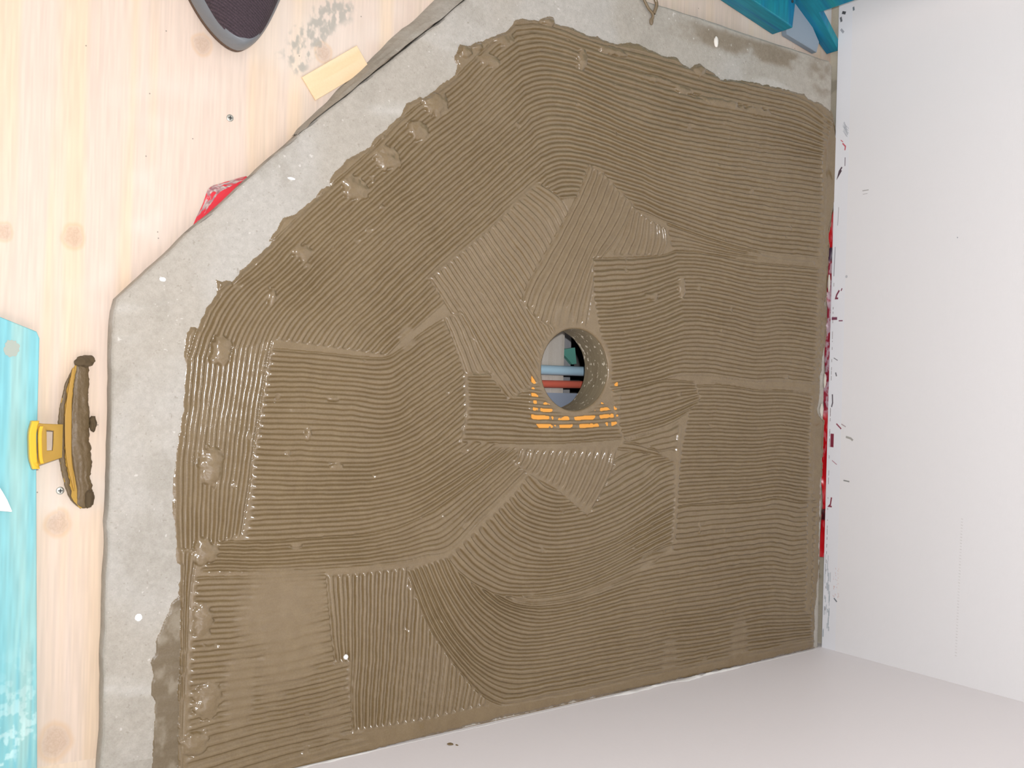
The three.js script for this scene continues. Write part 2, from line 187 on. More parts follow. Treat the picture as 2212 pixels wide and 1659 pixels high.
// back wall: plasterboard with leftovers of print and paint along its foot
const BW0 = 0.16, BW1 = -2.5, ZONE_H = 0.42, ZONE_X0 = -1.12, ZONE_X1 = 0.02;
const wallMarks = (() => {
  const W = 2048, Hh = 760, cv = document.createElement('canvas'); cv.width = W; cv.height = Hh; const g = cv.getContext('2d');
  const X = x => (x - ZONE_X0) / (ZONE_X1 - ZONE_X0) * W, Y = y => Hh - (y - 0.03) / ZONE_H * Hh, s = W / (ZONE_X1 - ZONE_X0);
  g.fillStyle = '#' + paintA.getHexString(); g.fillRect(0, 0, W, Hh);
  const col = (c, a) => { g.globalAlpha = a; g.fillStyle = c; g.strokeStyle = c; };
  col('#e6ebf0', 0.5); g.fillRect(0, Y(0.058), W, Hh - Y(0.058));                       // thinner paint on the taped foot strip
  col('#8f9aa0', 0.5); for (let k = 0; k < 30; k++) g.fillRect(X(-0.16 + 0.13 * rnd()), Y(0.033 + 0.012 * rnd()), 6 + 26 * rnd(), 1.5 + 3 * rnd());
  col('#5d4a48', 0.7); for (let k = 0; k < 46; k++) { const t = rnd(); g.fillRect(X(-0.62 + 0.56 * t), Y(0.0352), 3 + 12 * rnd(), 1.4); }
  const letter = (x, y, pts, c, w, a = 0.9) => { col(c, a); g.lineWidth = w; g.beginPath(); pts.forEach((p, i) => i ? g.lineTo(X(x + p[0] / 1000), Y(y + p[1] / 1000)) : g.moveTo(X(x + p[0] / 1000), Y(y + p[1] / 1000))); g.stroke(); };
  // remains of print: r, bar, 4, q, 9
  letter(-0.586, 0.0405, [[-7, 6], [0, 1], [6, -1], [6, 4]], '#6d2238', 5); letter(-0.586, 0.05, [[-10, 2], [-6, 0]], '#6d2238', 3);
  letter(-0.547, 0.0405, [[0, -8], [0, 3]], '#6b2a44', 8); letter(-0.545, 0.05, [[2, -3], [2, 5]], '#6b2a44', 3);
  letter(-0.343, 0.040, [[-14, 0], [8, 0]], '#7c2035', 12, 0.95); letter(-0.37, 0.050, [[-4, -2], [4, 8]], '#7c2035', 4, 0.8); letter(-0.31, 0.045, [[-3, -4], [3, 6]], '#7c2035', 2, 0.6);
  letter(-0.79, 0.040, [[-5, 5], [1, 0], [8, -2], [0, 4]], '#35222c', 5, 0.85); letter(-0.80, 0.051, [[-10, 0], [4, 0]], '#35222c', 2, 0.8);
  letter(-0.24, 0.040, [[-12, 2], [0, 0], [3, -3], [3, 3]], '#7a2233', 4.5, 0.9);
  letter(-0.832, 0.048, [[-2, -3], [4, 3], [10, 2]], '#c03040', 4, 0.75); letter(-0.838, 0.041, [[-2, 0], [2, 5]], '#c03040', 2, 0.8);
  letter(-0.41, 0.038, [[-12, 0], [2, 1], [9, -1]], '#3a3138', 4, 0.8);
  letter(-0.455, 0.0435, [[-3, 0], [3, 2]], '#333036', 4, 0.7); letter(-0.48, 0.042, [[-2, -3], [2, 5]], '#333036', 2, 0.7); letter(-0.625, 0.0355, [[-40, 0], [8, -1]], '#3a3036', 1.6, 0.7);
  letter(-0.70, 0.0395, [[-30, 1], [0, 0]], '#3a3036', 1.6, 0.5);
  letter(-0.3507, 0.074, [[-3, -6], [-1, 4], [2, 8]], '#8a8880', 6, 0.7); letter(-0.372, 0.062, [[-2, -4], [2, 5]], '#7a5a60', 2.5, 0.6);
  letter(-0.2826, 0.0715, [[0, -6], [1, 6]], '#777a76', 3.4, 0.85); letter(-0.0847, 0.0547, [[-3, -2], [2, 4]], '#5a6068', 4, 0.8);
  letter(-0.7496, 0.0925, [[-1, -5], [-1, 7]], '#8d8a84', 2, 0.8); letter(-0.745, 0.0925, [[0, -4], [0, 5]], '#8d8a84', 1, 0.8);
  col('#6f7785', 0.7); g.beginPath(); g.arc(X(-0.6593), Y(0.2608), 1.6, 0, 7); g.fill(); g.beginPath(); g.arc(X(-0.6147), Y(0.0462 + 0.014), 4, 0, 7); g.globalAlpha = 0.35; g.fill();
  for (let k = 0; k < 16; k++) letter(-0.868 + 0.001 * k, 0.050, [[-3 * rnd(), -6 + 4 * rnd()], [4 * rnd() + 8, 2 + 5 * rnd()]], '#9aa0a8', 1.3, 0.55);   // scuff
  letter(-1.05, 0.040, [[0, -3], [3, 4]], '#2f3338', 8, 0.85); letter(-1.043, 0.036, [[0, -2], [8, 0]], '#2f3338', 7, 0.7); letter(-1.0518, 0.0595, [[-1, 0], [5, 1]], '#51606c', 6, 0.8); letter(-1.02, 0.038, [[-3, -3], [4, 3]], '#6a7078', 7, 0.5);
  for (let k = 0; k < 46; k++) letter(-0.248 + 0.205 * k / 46, 0.2814 - 0.004 * k / 46, [[0, -1.5], [0.5, 1.5]], '#a5a09a', 1.2, 0.28 + 0.25 * rnd());   // faint pencilled joint line
  for (let k = 0; k < 26; k++) letter(-0.14 + 0.05 * rnd(), 0.05 + 0.012 * rnd(), [[-1, 0], [2 * rnd(), 2 * rnd()]], '#c99a92', 1.6, 0.5);
  const t = new THREE.CanvasTexture(cv); t.colorSpace = THREE.SRGBColorSpace; return t;
})();
const wallBack = new THREE.Group(); wallBack.name = 'wall_back'; scene.add(wallBack);
struct(wallBack, 'white painted plasterboard back wall with leftover print along its foot', 'wall');
{
  const P = x => [x, wallAz(x)];
  const piece = (x0, x1, y0, y1, mat) => { const m = quadBox(P(x1), P(x0), y0, y1, 0.013, 'tmp', mat); scene.remove(m); delete taken.tmp; m.name = 'plasterboard'; wallBack.add(m); return m; };
  const zoneMat = std({ map: wallMarks, roughness: 0.62, bumpMap: wallBump, bumpScale: 0.0002 });
  piece(BW1, ZONE_X0, 0.03, 2.5, wallAMat); piece(ZONE_X0, ZONE_X1, 0.03 + ZONE_H, 2.5, wallAMat); piece(ZONE_X1, BW0, 0.03, 2.5, wallAMat);
  const z = piece(ZONE_X0, ZONE_X1, 0.03, 0.03 + ZONE_H, zoneMat), p = z.geometry.attributes.position, uv = z.geometry.attributes.uv;
  for (let i = 0; i < p.count; i++) uv.setXY(i, (p.getX(i) - ZONE_X0) / (ZONE_X1 - ZONE_X0), (p.getY(i) - 0.03) / ZONE_H);
}
// timber sole plate behind and under the plasterboard
const soleMap = rep(tex(600, 200, (i, j) => { const t = fbm(i / 160, j / 5, 121, 3), g = (hash(i, j, 5) - .5) * 6; return lerp3([204, 194, 170], [222, 214, 196], t).map(v => v + g - 26 * ss(0.62, 0.75, fbm(i / 22, j / 9, 124, 3))); }), 0.6);
const soleMat = std({ map: soleMap, roughness: 0.8 });
struct(quadBox([BW0, wallAz(BW0) - 0.0045], [BW1, wallAz(BW1) - 0.0045], 0, 2.5, 0.05, 'baseboard_back', soleMat).translateY(0), 'pale timber sole plate showing under the back plasterboard', 'sole plate');
scene.getObjectByName('baseboard_back').geometry = slab([[BW0, wallAz(BW0) - 0.0045], [BW1, wallAz(BW1) - 0.0045], [BW1, wallAz(BW1) - 0.07], [BW0, wallAz(BW0) - 0.07]], 0, 0.0298);
// right wall, slightly out of plumb
{
  const z0 = wallAz(0) - 0.012, z1 = 3.1, g = new THREE.BufferGeometry(), v = [], f = (x, y, z) => v.push(x, y, z);
  const A = [wallBx(z0, 0), 0, z0], B = [wallBx(z1, 0), 0, z1], C = [wallBx(z1, 2.5), 2.5, z1], D = [wallBx(z0, 2.5), 2.5, z0], T = 0.1;
  const o = q => [q[0] + T, q[1], q[2]];
  const quad = (a, b, c, d) => { for (const q of [a, b, c, a, c, d]) f(...q); };
  quad(A, B, C, D); quad(o(B), o(A), o(D), o(C)); quad(A, D, o(D), o(A)); quad(B, o(B), o(C), C); quad(D, C, o(C), o(D)); quad(A, o(A), o(B), B);
  g.setAttribute('position', new THREE.Float32BufferAttribute(v, 3)); g.computeVertexNormals();
  struct(mesh('wall_right', planUV(g), wallBMat), 'white painted right wall rising from the mortar bed', 'wall');
}
struct(mesh('wall_left', slab([[-2.5, -0.1], [-2.4, -0.1], [-2.4, 3.1], [-2.5, 3.1]], 0, 2.5), wallAMat), 'plain white left wall of the room', 'wall');
struct(mesh('wall_front', slab([[-2.4, 3.0], [0.12, 3.0], [0.12, 3.1], [-2.4, 3.1]], 0, 2.5), wallAMat), 'plain white wall behind the photographer', 'wall');
struct(mesh('ceiling', slab([[-2.5, -0.12], [0.25, -0.12], [0.25, 3.1], [-2.5, 3.1]], 2.5, 2.56), wallAMat), 'plain white ceiling', 'ceiling');
{
  const t = thing('added_ceiling_lamp', 'unseen square ceiling panel added as weak fill light', 'lamp');  // glowing panel added to go with the weak ambient fill
  const fr = new RoundedBoxGeometry(0.56, 0.06, 0.56, 2, 0.01); fr.translate(-1.35, 2.47, 1.1); mesh('housing', fr, std({ color: rgb(0.8, 0.8, 0.8), roughness: 0.5 }), t);
  const di = new RoundedBoxGeometry(0.5, 0.012, 0.5, 2, 0.004); di.translate(-1.35, 2.436, 1.1); mesh('diffuser', di, std({ color: rgb(0.9, 0.9, 0.9), roughness: 0.4, emissive: rgb(0.95, 0.97, 1), emissiveIntensity: 1.2 }), t);
}

// ------------------------------------------------------------------ the screed pad
{
  const raw = [[0.000, 0.0458], [0.052, 1.1762], [-0.492, 1.1765], [-0.506, 1.1735], [-0.5159, 1.1636], [-0.6437, 1.0424], [-0.7416, 0.9439], [-0.9144, 0.759], [-0.986, 0.688], [-0.982, 0.4036], [-0.9700, 0.066], [-0.962, 0.0578]];
  const pts = []; const N = raw.length;
  for (let i = 0; i < N; i++) {
    const a = raw[i], b = raw[(i + 1) % N], L = Math.hypot(b[0] - a[0], b[1] - a[1]), n = Math.max(1, Math.round(L / 0.012)), keep = i === 0 || i === N - 1;
    for (let k = 0; k < n; k++) {
      const t = k / n, x = mix(a[0], b[0], t), z = mix(a[1], b[1], t), w = keep ? 0.0006 : 0.0017;
      const nx = (b[1] - a[1]) / L, nz = -(b[0] - a[0]) / L, d = w * (fbm(x * 34, z * 34, 131, 3) - 0.5) * 2 * (k ? 1 : 0.5);
      pts.push([x + nx * d, z + nz * d]);
    }
  }
  const g = toCreasedNormals(slab(pts, 0.0002, PAD, [circle(HX, HZ, HR + 0.008, 72)], 0.004, 3), 0.7);
  const pad = thing('concrete_pad', 'low five-sided grey concrete hearth pad with rounded edges, under the mortar', 'pad');
  mesh('slab', planUV(g), screedMat, pad);
  // sloping fillet of screed along the far half of the diagonal edge
  {
    const lo = [[-0.9900, 0.7060], [-0.9529, 0.7470], [-0.9200, 0.7850], [-0.8842, 0.8180], [-0.8616, 0.8425], [-0.8390, 0.8620], [-0.8120, 0.8850], [-0.7851, 0.9125], [-0.7601, 0.9330], [-0.7323, 0.9589], [-0.7150, 0.9740]], hi = [[-0.9800, 0.6960], [-0.9455, 0.7290], [-0.9135, 0.7620], [-0.8780, 0.8000], [-0.8505, 0.8300], [-0.8290, 0.8530], [-0.8030, 0.8810], [-0.7780, 0.9060], [-0.7540, 0.9320], [-0.7280, 0.9590], [-0.7130, 0.9740]];
    const cv = p => new THREE.CatmullRomCurve3(p.map(q => new THREE.Vector3(q[0], 0, q[1]))), A = cv(lo), B = cv(hi), pos = [], uv = [], idx = [], N = 90, M = 8;
    for (let i = 0; i <= N; i++) { const a = A.getPoint(i / N), b = B.getPoint(i / N); for (let j = 0; j <= M; j++) { const v = j / M, x = mix(a.x, b.x, v) + 0.002 * (noise(i / 4, j, 141) - 0.5), z = mix(a.z, b.z, v) + 0.002 * (noise(i / 5, j, 143) - 0.5); pos.push(x, 0.0003 + 0.0272 * Math.pow(v, 0.8) - (v > 0.8 ? 0.0008 : 0) + 0.0025 * (noise(i / 3, j / 2, 145) - 0.5) * v * (1 - v) * 4, z); uv.push(x, z); } }
    for (let i = 0; i < N; i++) for (let j = 0; j < M; j++) { const a = i * (M + 1) + j, b = a + M + 1; idx.push(a, b, a + 1, b, b + 1, a + 1); }
    const fg = new THREE.BufferGeometry(); fg.setAttribute('position', new THREE.Float32BufferAttribute(pos, 3)); fg.setAttribute('uv', new THREE.Float32BufferAttribute(uv, 2)); fg.setIndex(idx); fg.computeVertexNormals();
    mesh('edge_fillet', fg, std({ map: screedMap, color: rgb(0.86, 0.85, 0.82), roughness: 0.7, bumpMap: screedBump, bumpScale: 0.0015 }), pad).userData.label = 'darker sloping fillet along the diagonal edge';
  }
  // smoothed sleeve of the round opening, with a few pale chips left in it
  const cv = new THREE.CylinderGeometry(HR, HR, PAD + 0.024, 96, 14, true); const p = cv.attributes.position;
  for (let i = 0; i < p.count; i++) { const a = Math.atan2(p.getZ(i), p.getX(i)), y = p.getY(i); const r = HR + 0.0004 - 0.0016 * fbm(a * 3 + 20, y * 60 + 9, 133, 3) * ss(0.0265, 0.016, y); p.setX(i, Math.cos(a) * r); p.setZ(i, Math.sin(a) * r); }
  cv.computeVertexNormals(); cv.translate(HX, (PAD - 0.024) / 2, HZ);
  const sleeveMap = tex(600, 120, (i, j) => { const g = fbm(i / 70, j / 4, 135, 4), q = fbm(i / 9, j / 7, 137, 3); let c = lerp3([126, 112, 88], [150, 138, 112], g); if (q > 0.72) c = lerp3(c, [226, 216, 196], ss(0.72, 0.76, q)); return c; });
  mesh('hole_sleeve', cv, std({ map: sleeveMap, roughness: 0.6 }), pad).userData.label = 'mortar-smeared inside of the round hole';
}
// orange plastic collar plate showing through the grooves below the opening
{
  const o = [[-0.452, 0.640], [-0.447, 0.486], [-0.366, 0.481], [-0.368, 0.622], [-0.376, 0.636]];
  const ring = []; for (let k = 0; k <= 24; k++) { const a = Math.PI * (0.06 + 0.88 * k / 24) ; ring.push([HX + Math.sin(a) * (HR + 0.0025), HZ + Math.cos(a) * (HR + 0.0025)]); }
  const pl = [[-0.436, 0.636], [-0.38, 0.634], [-0.366, 0.621], [-0.366, 0.498], [-0.374, 0.484], [-0.436, 0.488], ...ring.filter(q => q[0] > -0.437).reverse()];
  const m = mesh('collar_plate', slab(pl, PAD + 0.0002, PAD + 0.0021), std({ color: rgb(0.78, 0.34, 0.05), roughness: 0.45 }));
  tag(m, 'orange plastic collar plate under the mortar, showing below the round hole', 'plate');
}

// ------------------------------------------------------------------ the notched mortar bed
{
  const G = 1.0, X0 = -1010, Z0 = 20, NX = Math.round(1090 / G), NZ = Math.round(1290 / G);
  const Hh = new Float32Array(NX * NZ).fill(2.7);
  const cr = (pts, n) => {
    if (pts.length === 2) return Array.from({ length: n + 1 }, (_, i) => [mix(pts[0][0], pts[1][0], i / n), mix(pts[0][1], pts[1][1], i / n)]);
    const c = new THREE.CatmullRomCurve3(pts.map(p => new THREE.Vector3(p[0], 0, p[1])), false, 'centripetal'); c.arcLengthDivisions = 400;
    return c.getSpacedPoints(n).map(v => [v.x, v.z]);
  };
  const prof = (f, dome) => { const c = Math.cos(2 * Math.PI * f); return ss(-0.30 - dome, 0.30 + dome, -c) * (0.94 - 0.8 * dome + (0.06 + 0.8 * dome) * ss(0.1, 1, -c)); };      // whole cycles are grooves
  const put = (ax, az, ap, as, bx, bz, bp, bs, cx, cz, cp, cs, info) => {
    const u = v => (v - X0) / G, w = v => (v - Z0) / G; ax = u(ax); bx = u(bx); cx = u(cx); az = w(az); bz = w(bz); cz = w(cz);
    const D = (bz - cz) * (ax - cx) + (cx - bx) * (az - cz); if (Math.abs(D) < 1e-6) return;
    const i0 = Math.max(0, Math.ceil(Math.min(ax, bx, cx))), i1 = Math.min(NX - 1, Math.floor(Math.max(ax, bx, cx))), j0 = Math.max(0, Math.ceil(Math.min(az, bz, cz))), j1 = Math.min(NZ - 1, Math.floor(Math.max(az, bz, cz)));
    for (let j = j0; j <= j1; j++) for (let i = i0; i <= i1; i++) {
      const a = ((bz - cz) * (i - cx) + (cx - bx) * (j - cz)) / D, b = ((cz - az) * (i - cx) + (ax - cx) * (j - cz)) / D, c = 1 - a - b;
      if (a < -1e-3 || b < -1e-3 || c < -1e-3) continue;
      const x = X0 + i * G, z = Z0 + j * G;
      let f = a * ap + b * bp + c * cp; const s = a * as + b * bs + c * cs;
      f += 0.13 * (noise(x / 42, z / 42, info.seed) - 0.5) + 0.10 * (noise(x / 13, z / 13, info.seed + 3) - 0.5);
      const end = info.open ? (info.si === 0 ? s : f > 8.05 ? Math.min(s, 1 - s) : 1 - s) * info.len : Math.min(s, 1 - s) * info.len;   // the first two strokes run on into each other
      const e = ss(0.5, 5.5, end) * info.amp * (0.82 + 0.36 * noise(x / 60, z / 60, 7)) ;
      const br = ss(0.86, 0.90, fbm(x / 16, z / 16, info.seed + 11, 2)) * 0.7;                   // here and there a groove has slumped shut
      Hh[j * NX + i] = 2.9 + (0.7 + 4.1 * prof(f, info.dome) - 2.9) * e * (1 - br) + 0.35 * (noise(x / 9, z / 9, 17) - 0.5);
    }
  };
  MORTAR.strokes.forEach((S, si) => {
    const M = 80, guides = S.g.map(segs => segs.flatMap((sg, k) => { const r = cr(sg, M); return k ? r.slice(1) : r; }));
    let ph = 0, len = 0; for (let i = 1; i < guides[0].length; i++) len += Math.hypot(guides[0][i][0] - guides[0][i - 1][0], guides[0][i][1] - guides[0][i - 1][1]);
    const info = { len, si, open: si < 2, amp: S.a, dome: si === 0 ? 0.38 : 0.03, seed: 200 + si * 13 };
    for (let k = 0; k + 1 < guides.length; k++) {
      const A = guides[k], B = guides[k + 1], n = A.length; let md = 0; for (let i = 0; i < n; i++) md += Math.hypot(A[i][0] - B[i][0], A[i][1] - B[i][1]) / n;
      const cyc = Array.isArray(S.c) ? S.c[k] : (S.c ? S.c : md / 12.1), sub = 6;
      for (let q = 0; q < sub; q++) for (let i = 0; i + 1 < n; i++) {
        const t0 = q / sub, t1 = (q + 1) / sub, P = (r, t) => [mix(A[r][0], B[r][0], t), mix(A[r][1], B[r][1], t)];
        const a = P(i, t0), b = P(i + 1, t0), c = P(i + 1, t1), d = P(i, t1), p0 = ph + cyc * t0, p1 = ph + cyc * t1, s0 = i / (n - 1), s1 = (i + 1) / (n - 1);
        put(a[0], a[1], p0, s0, b[0], b[1], p0, s1, c[0], c[1], p1, s1, info); put(a[0], a[1], p0, s0, c[0], c[1], p1, s1, d[0], d[1], p1, s0, info);
      }
      ph += cyc;
    }
  });
  const each = (cx, cz, r, fn) => { for (let j = Math.max(0, Math.floor((cz - r - Z0) / G)); j <= Math.min(NZ - 1, Math.ceil((cz + r - Z0) / G)); j++) for (let i = Math.max(0, Math.floor((cx - r - X0) / G)); i <= Math.min(NX - 1, Math.ceil((cx + r - X0) / G)); i++) fn(j * NX + i, X0 + i * G, Z0 + j * G); };
  for (const [cx, cz, rx, rz, k] of MORTAR.flat) each(cx, cz, Math.max(rx, rz) * 1.3, (q, x, z) => {
    const d = Math.hypot((x - cx) / rx, (z - cz) / rz) + 0.35 * (fbm(x / 18, z / 18, 301) - 0.5); Hh[q] = mix(Hh[q], 3.1 + 0.5 * (noise(x / 14, z / 14, 5) - .5), k * (1 - ss(0.55, 1.15, d)));
  });
  for (const b of MORTAR.smooth) { const c = cr(b.p, 120); for (const [cx, cz] of c) each(cx, cz, b.r * 1.4, (q, x, z) => { const d = Math.hypot(x - cx, z - cz) / b.r + 0.3 * (noise(x / 7, z / 7, 303) - 0.5); const k = 0.5 * (1 - ss(0.5, 1.1, d)); Hh[q] = mix(Hh[q], b.h + 0.5 * (noise(x / 10, z / 10, 305) - .5), k); }); }
  // ragged lumps squeezed off the trowel's end
  for (const [cx, cz, rz, rx, h] of MORTAR.blobs) each(cx, cz, Math.max(rx, rz) * 1.3, (q, x, z) => {
    const d = Math.hypot((x - cx) / rx, (z - cz) / rz) + 0.85 * (fbm(x / 9, z / 9, 307, 3) - 0.5); if (d < 1) { const v = 2.2 + (h - 0.6 + 1.6 * (fbm(x / 7, z / 11, 309, 2) - 0.5)) * Math.pow(1 - d * d, 0.5); Hh[q] = Math.max(mix(Hh[q], v, ss(0, 0.35, 1 - d)), v * 0.999 > Hh[q] ? v : 0); }
  });
  // thin floors of the grooves over the orange plate
  each(-395, 560, 90, (q, x, z) => {
    const xm = x / 1000, zm = z / 1000; if (xm < -0.436 || xm > -0.366 || zm > 0.637 || zm < 0.482) return;
    const show = ss(0.50, 0.58, fbm(x / 12, z / 9, 411, 3) + 0.12 * ss(-0.40, -0.375, xm)); Hh[q] -= 0; if (Hh[q] < 2.6) Hh[q] = mix(Math.max(Hh[q], 2.3), Math.min(Hh[q], 1.2), show);
  });
  // soften
  for (let pass = 0; pass < 1; pass++) { const C = Hh.slice(); for (let j = 1; j < NZ - 1; j++) for (let i = 1; i < NX - 1; i++) { const q = j * NX + i; Hh[q] = (10 * C[q] + 2 * (C[q - 1] + C[q + 1] + C[q - NX] + C[q + NX]) + C[q - NX - 1] + C[q - NX + 1] + C[q + NX - 1] + C[q + NX + 1]) / 22; } }
  // outline
  const O = MORTAR.outline, n = O.length, sd = new Float32Array(NX * NZ), kind = new Uint8Array(NX * NZ);
  for (let j = 0; j < NZ; j++) for (let i = 0; i < NX; i++) {
    const q = j * NX + i, x0 = X0 + i * G, z0 = Z0 + j * G, x = x0 + 5 * (fbm(x0 / 9, z0 / 9, 501, 3) - 0.5), z = z0 + 5 * (fbm(x0 / 9, z0 / 9, 503, 3) - 0.5);
    let m = 1e9, c = false;
    for (let k = 0, l = n - 1; k < n; l = k++) {
      const ax = O[l][0], az = O[l][1], dx = O[k][0] - ax, dz = O[k][1] - az; let t = ((x - ax) * dx + (z - az) * dz) / (dx * dx + dz * dz); t = t < 0 ? 0 : t > 1 ? 1 : t;
      const ex = x - ax - dx * t, ez = z - az - dz * t, d = ex * ex + ez * ez; if (d < m) m = d;
      if ((O[k][1] > z) !== (az > z) && x < (ax - O[k][0]) * (z - O[k][1]) / (az - O[k][1]) + O[k][0]) c = !c;
    }
    sd[q] = (c ? 1 : -1) * Math.sqrt(m);
    const edge = sd[q];
    if (insidePoly(MORTAR.smear, x, z)) { kind[q] = 1; Hh[q] = 1.0 + 1.1 * (fbm(x / 14, z / 30, 505, 3) - 0.5) + 0.5 * Math.sin(x / 2.5 + 3 * fbm(x / 20, z / 60, 506)) * 0.4; }
    Hh[q] = edge < 4 ? mix(-0.05, Hh[q], ss(-0.6, kind[q] ? 1.5 : 3.2, edge)) : Hh[q];
    const dh = Math.hypot(x0 - HX * 1000, z0 - HZ * 1000) - HR * 1000;              // rounded lip round the opening
    if (dh < 12) Hh[q] = mix(2.2 + 0.8 * noise(x0 / 6, z0 / 6, 9), Hh[q], ss(3, 12, dh)) * Math.sqrt(Math.max(0.02, Math.min(1, (dh + 0.4) / 3)));
  }
  const build = (want, name, mat, parent, ox = 0) => {
    const id = new Int32Array(NX * NZ).fill(-1), pos = [], uv = [], idx = [];
    const vert = q => {
      if (id[q] >= 0) return id[q];
      let x = (X0 + (q % NX) * G) / 1000, z = (Z0 + Math.floor(q / NX) * G) / 1000, y = PAD + Hh[q] / 1000;
      const dx = x - HX, dz = z - HZ, r = Math.hypot(dx, dz); if (r < HR) { x = HX + dx / r * HR; z = HZ + dz / r * HR; y = PAD + 0.0002; }
      const wz = wallAz(x) + 0.001; 
      const wx = wallBx(z, y) - 0.0004; if (x > wx) x = wx; if (z < wz) z = wz;
      id[q] = pos.length / 3; pos.push(x, y, z); uv.push(x, z); return id[q];
    };
    for (let j = 0; j + 1 < NZ; j++) for (let i = 0; i + 1 < NX; i++) {
      const q = j * NX + i, Q = [q, q + 1, q + NX, q + NX + 1];
      if (Math.max(...Q.map(k => sd[k])) < -2.6) continue;
      if ((kind[q] === 1) !== (want === 1)) continue;
      const r = Q.map(k => Math.hypot((X0 + (k % NX) * G) / 1000 - HX, (Z0 + Math.floor(k / NX) * G) / 1000 - HZ));
      if (Math.max(...r) < HR) continue;
      const [a, b, c, d] = Q.map(vert); idx.push(a, c, b, b, c, d);
    }
    const g = new THREE.BufferGeometry(); g.setAttribute('position', new THREE.Float32BufferAttribute(pos, 3)); g.setAttribute('uv', new THREE.Float32BufferAttribute(uv, 2)); g.setIndex(idx); g.computeVertexNormals();
    return mesh(name, g, mat, parent);
  };
  const bed = thing('mortar_bed', 'wet brown tile mortar combed into curving ridges across the hearth pad', 'mortar');
  build(0, 'combed_mortar', mortarMat, bed);
  build(1, 'thin_smear', smearMat, bed).userData.label = 'thin wet smear at the mortar edge';
}
// ------------------------------------------------------------------ under the floor, seen through the opening
{
  const cav = std({ color: rgb(0.16, 0.15, 0.14), roughness: 0.9 });
  const box = (x0, x1, y0, y1, z0, z1) => { const g = new THREE.BoxGeometry(x1 - x0, y1 - y0, z1 - z0); g.translate((x0 + x1) / 2, (y0 + y1) / 2, (z0 + z1) / 2); return g; };
  struct(mesh('trim_1', mergeGeometries([box(-0.86, 0.1, -0.30, -0.28, 0.1, 0.95), box(-0.86, -0.84, -0.28, -0.0222, 0.1, 0.95), box(0.08, 0.1, -0.28, -0.0222, 0.1, 0.95), box(-0.84, 0.08, -0.28, -0.0222, 0.1, 0.12), box(-0.84, 0.08, -0.28, -0.0222, 0.93, 0.95)]), cav), 'dark floor void under the plywood', 'void');
  const pale = tex(200, 200, (i, j) => { const t = fbm(i / 40, j / 6, 601, 3), g = (hash(i, j, 8) - .5) * 8; return lerp3([196, 186, 172], [214, 207, 196], t).map(v => v + g); });
  const paleMat = std({ map: pale, roughness: 0.85 });
  const bearer = mesh('floor_bearer', box(-0.62, -0.28, -0.28, -0.0975, 0.4925, 0.575), paleMat); tag(bearer, 'pale timber bearer under the round hole, carrying both pipes', 'timber');
  const sheet = tex(200, 200, (i, j) => { const t = fbm(i / 26, j / 20, 611, 4); return lerp3([150, 150, 158], [188, 184, 176], t); });
  const lower = mesh('insulation_board', box(-0.60, -0.30, -0.28, -0.150, 0.442, 0.491), std({ map: sheet, roughness: 0.8 })); tag(lower, 'grey insulation board lying deeper behind the pale bearer', 'board');
  const pipe = (x, x2, r, z0, z1, y) => { const c = new THREE.CatmullRomCurve3([new THREE.Vector3(x, y, z0), new THREE.Vector3(mix(x, x2, .33), y + 0.001, mix(z0, z1, .33)), new THREE.Vector3(mix(x, x2, .66), y, mix(z0, z1, .66)), new THREE.Vector3(x2, y, z1)]); return new THREE.TubeGeometry(c, 30, r, 20, false); };
  tag(mesh('blue_pipe', pipe(-0.447, -0.4455, 0.0074, 0.92, 0.14, -0.0900), std({ color: rgb(0.47, 0.68, 0.80), roughness: 0.35 })), 'light blue plastic water pipe seen through the round hole', 'pipe');
  tag(mesh('red_pipe', pipe(-0.4228, -0.4275, 0.0058, 0.92, 0.14, -0.0916), std({ color: rgb(0.74, 0.16, 0.10), roughness: 0.4 })), 'red plastic water pipe seen through the round hole', 'pipe');
  const blue = slab([[-0.412, 0.58], [-0.412, 0.435], [-0.34, 0.42], [-0.33, 0.58]], -0.0972, -0.093); tag(mesh('membrane_strip', blue, std({ color: rgb(0.36, 0.41, 0.50), roughness: 0.5 })), 'blue-grey membrane strip beside the red pipe in the hole', 'membrane');
  const gsh = [[-0.4800, 0.4640], [-0.484, 0.440], [-0.4585, 0.436], [-0.457, 0.444], [-0.466, 0.454], [-0.4735, 0.464]];
  tag(mesh('green_scrap', slab(gsh, -0.1498, -0.142), std({ color: rgb(0.16, 0.46, 0.36), roughness: 0.6 })), 'torn green scrap behind the blue pipe in the hole', 'scrap');
}

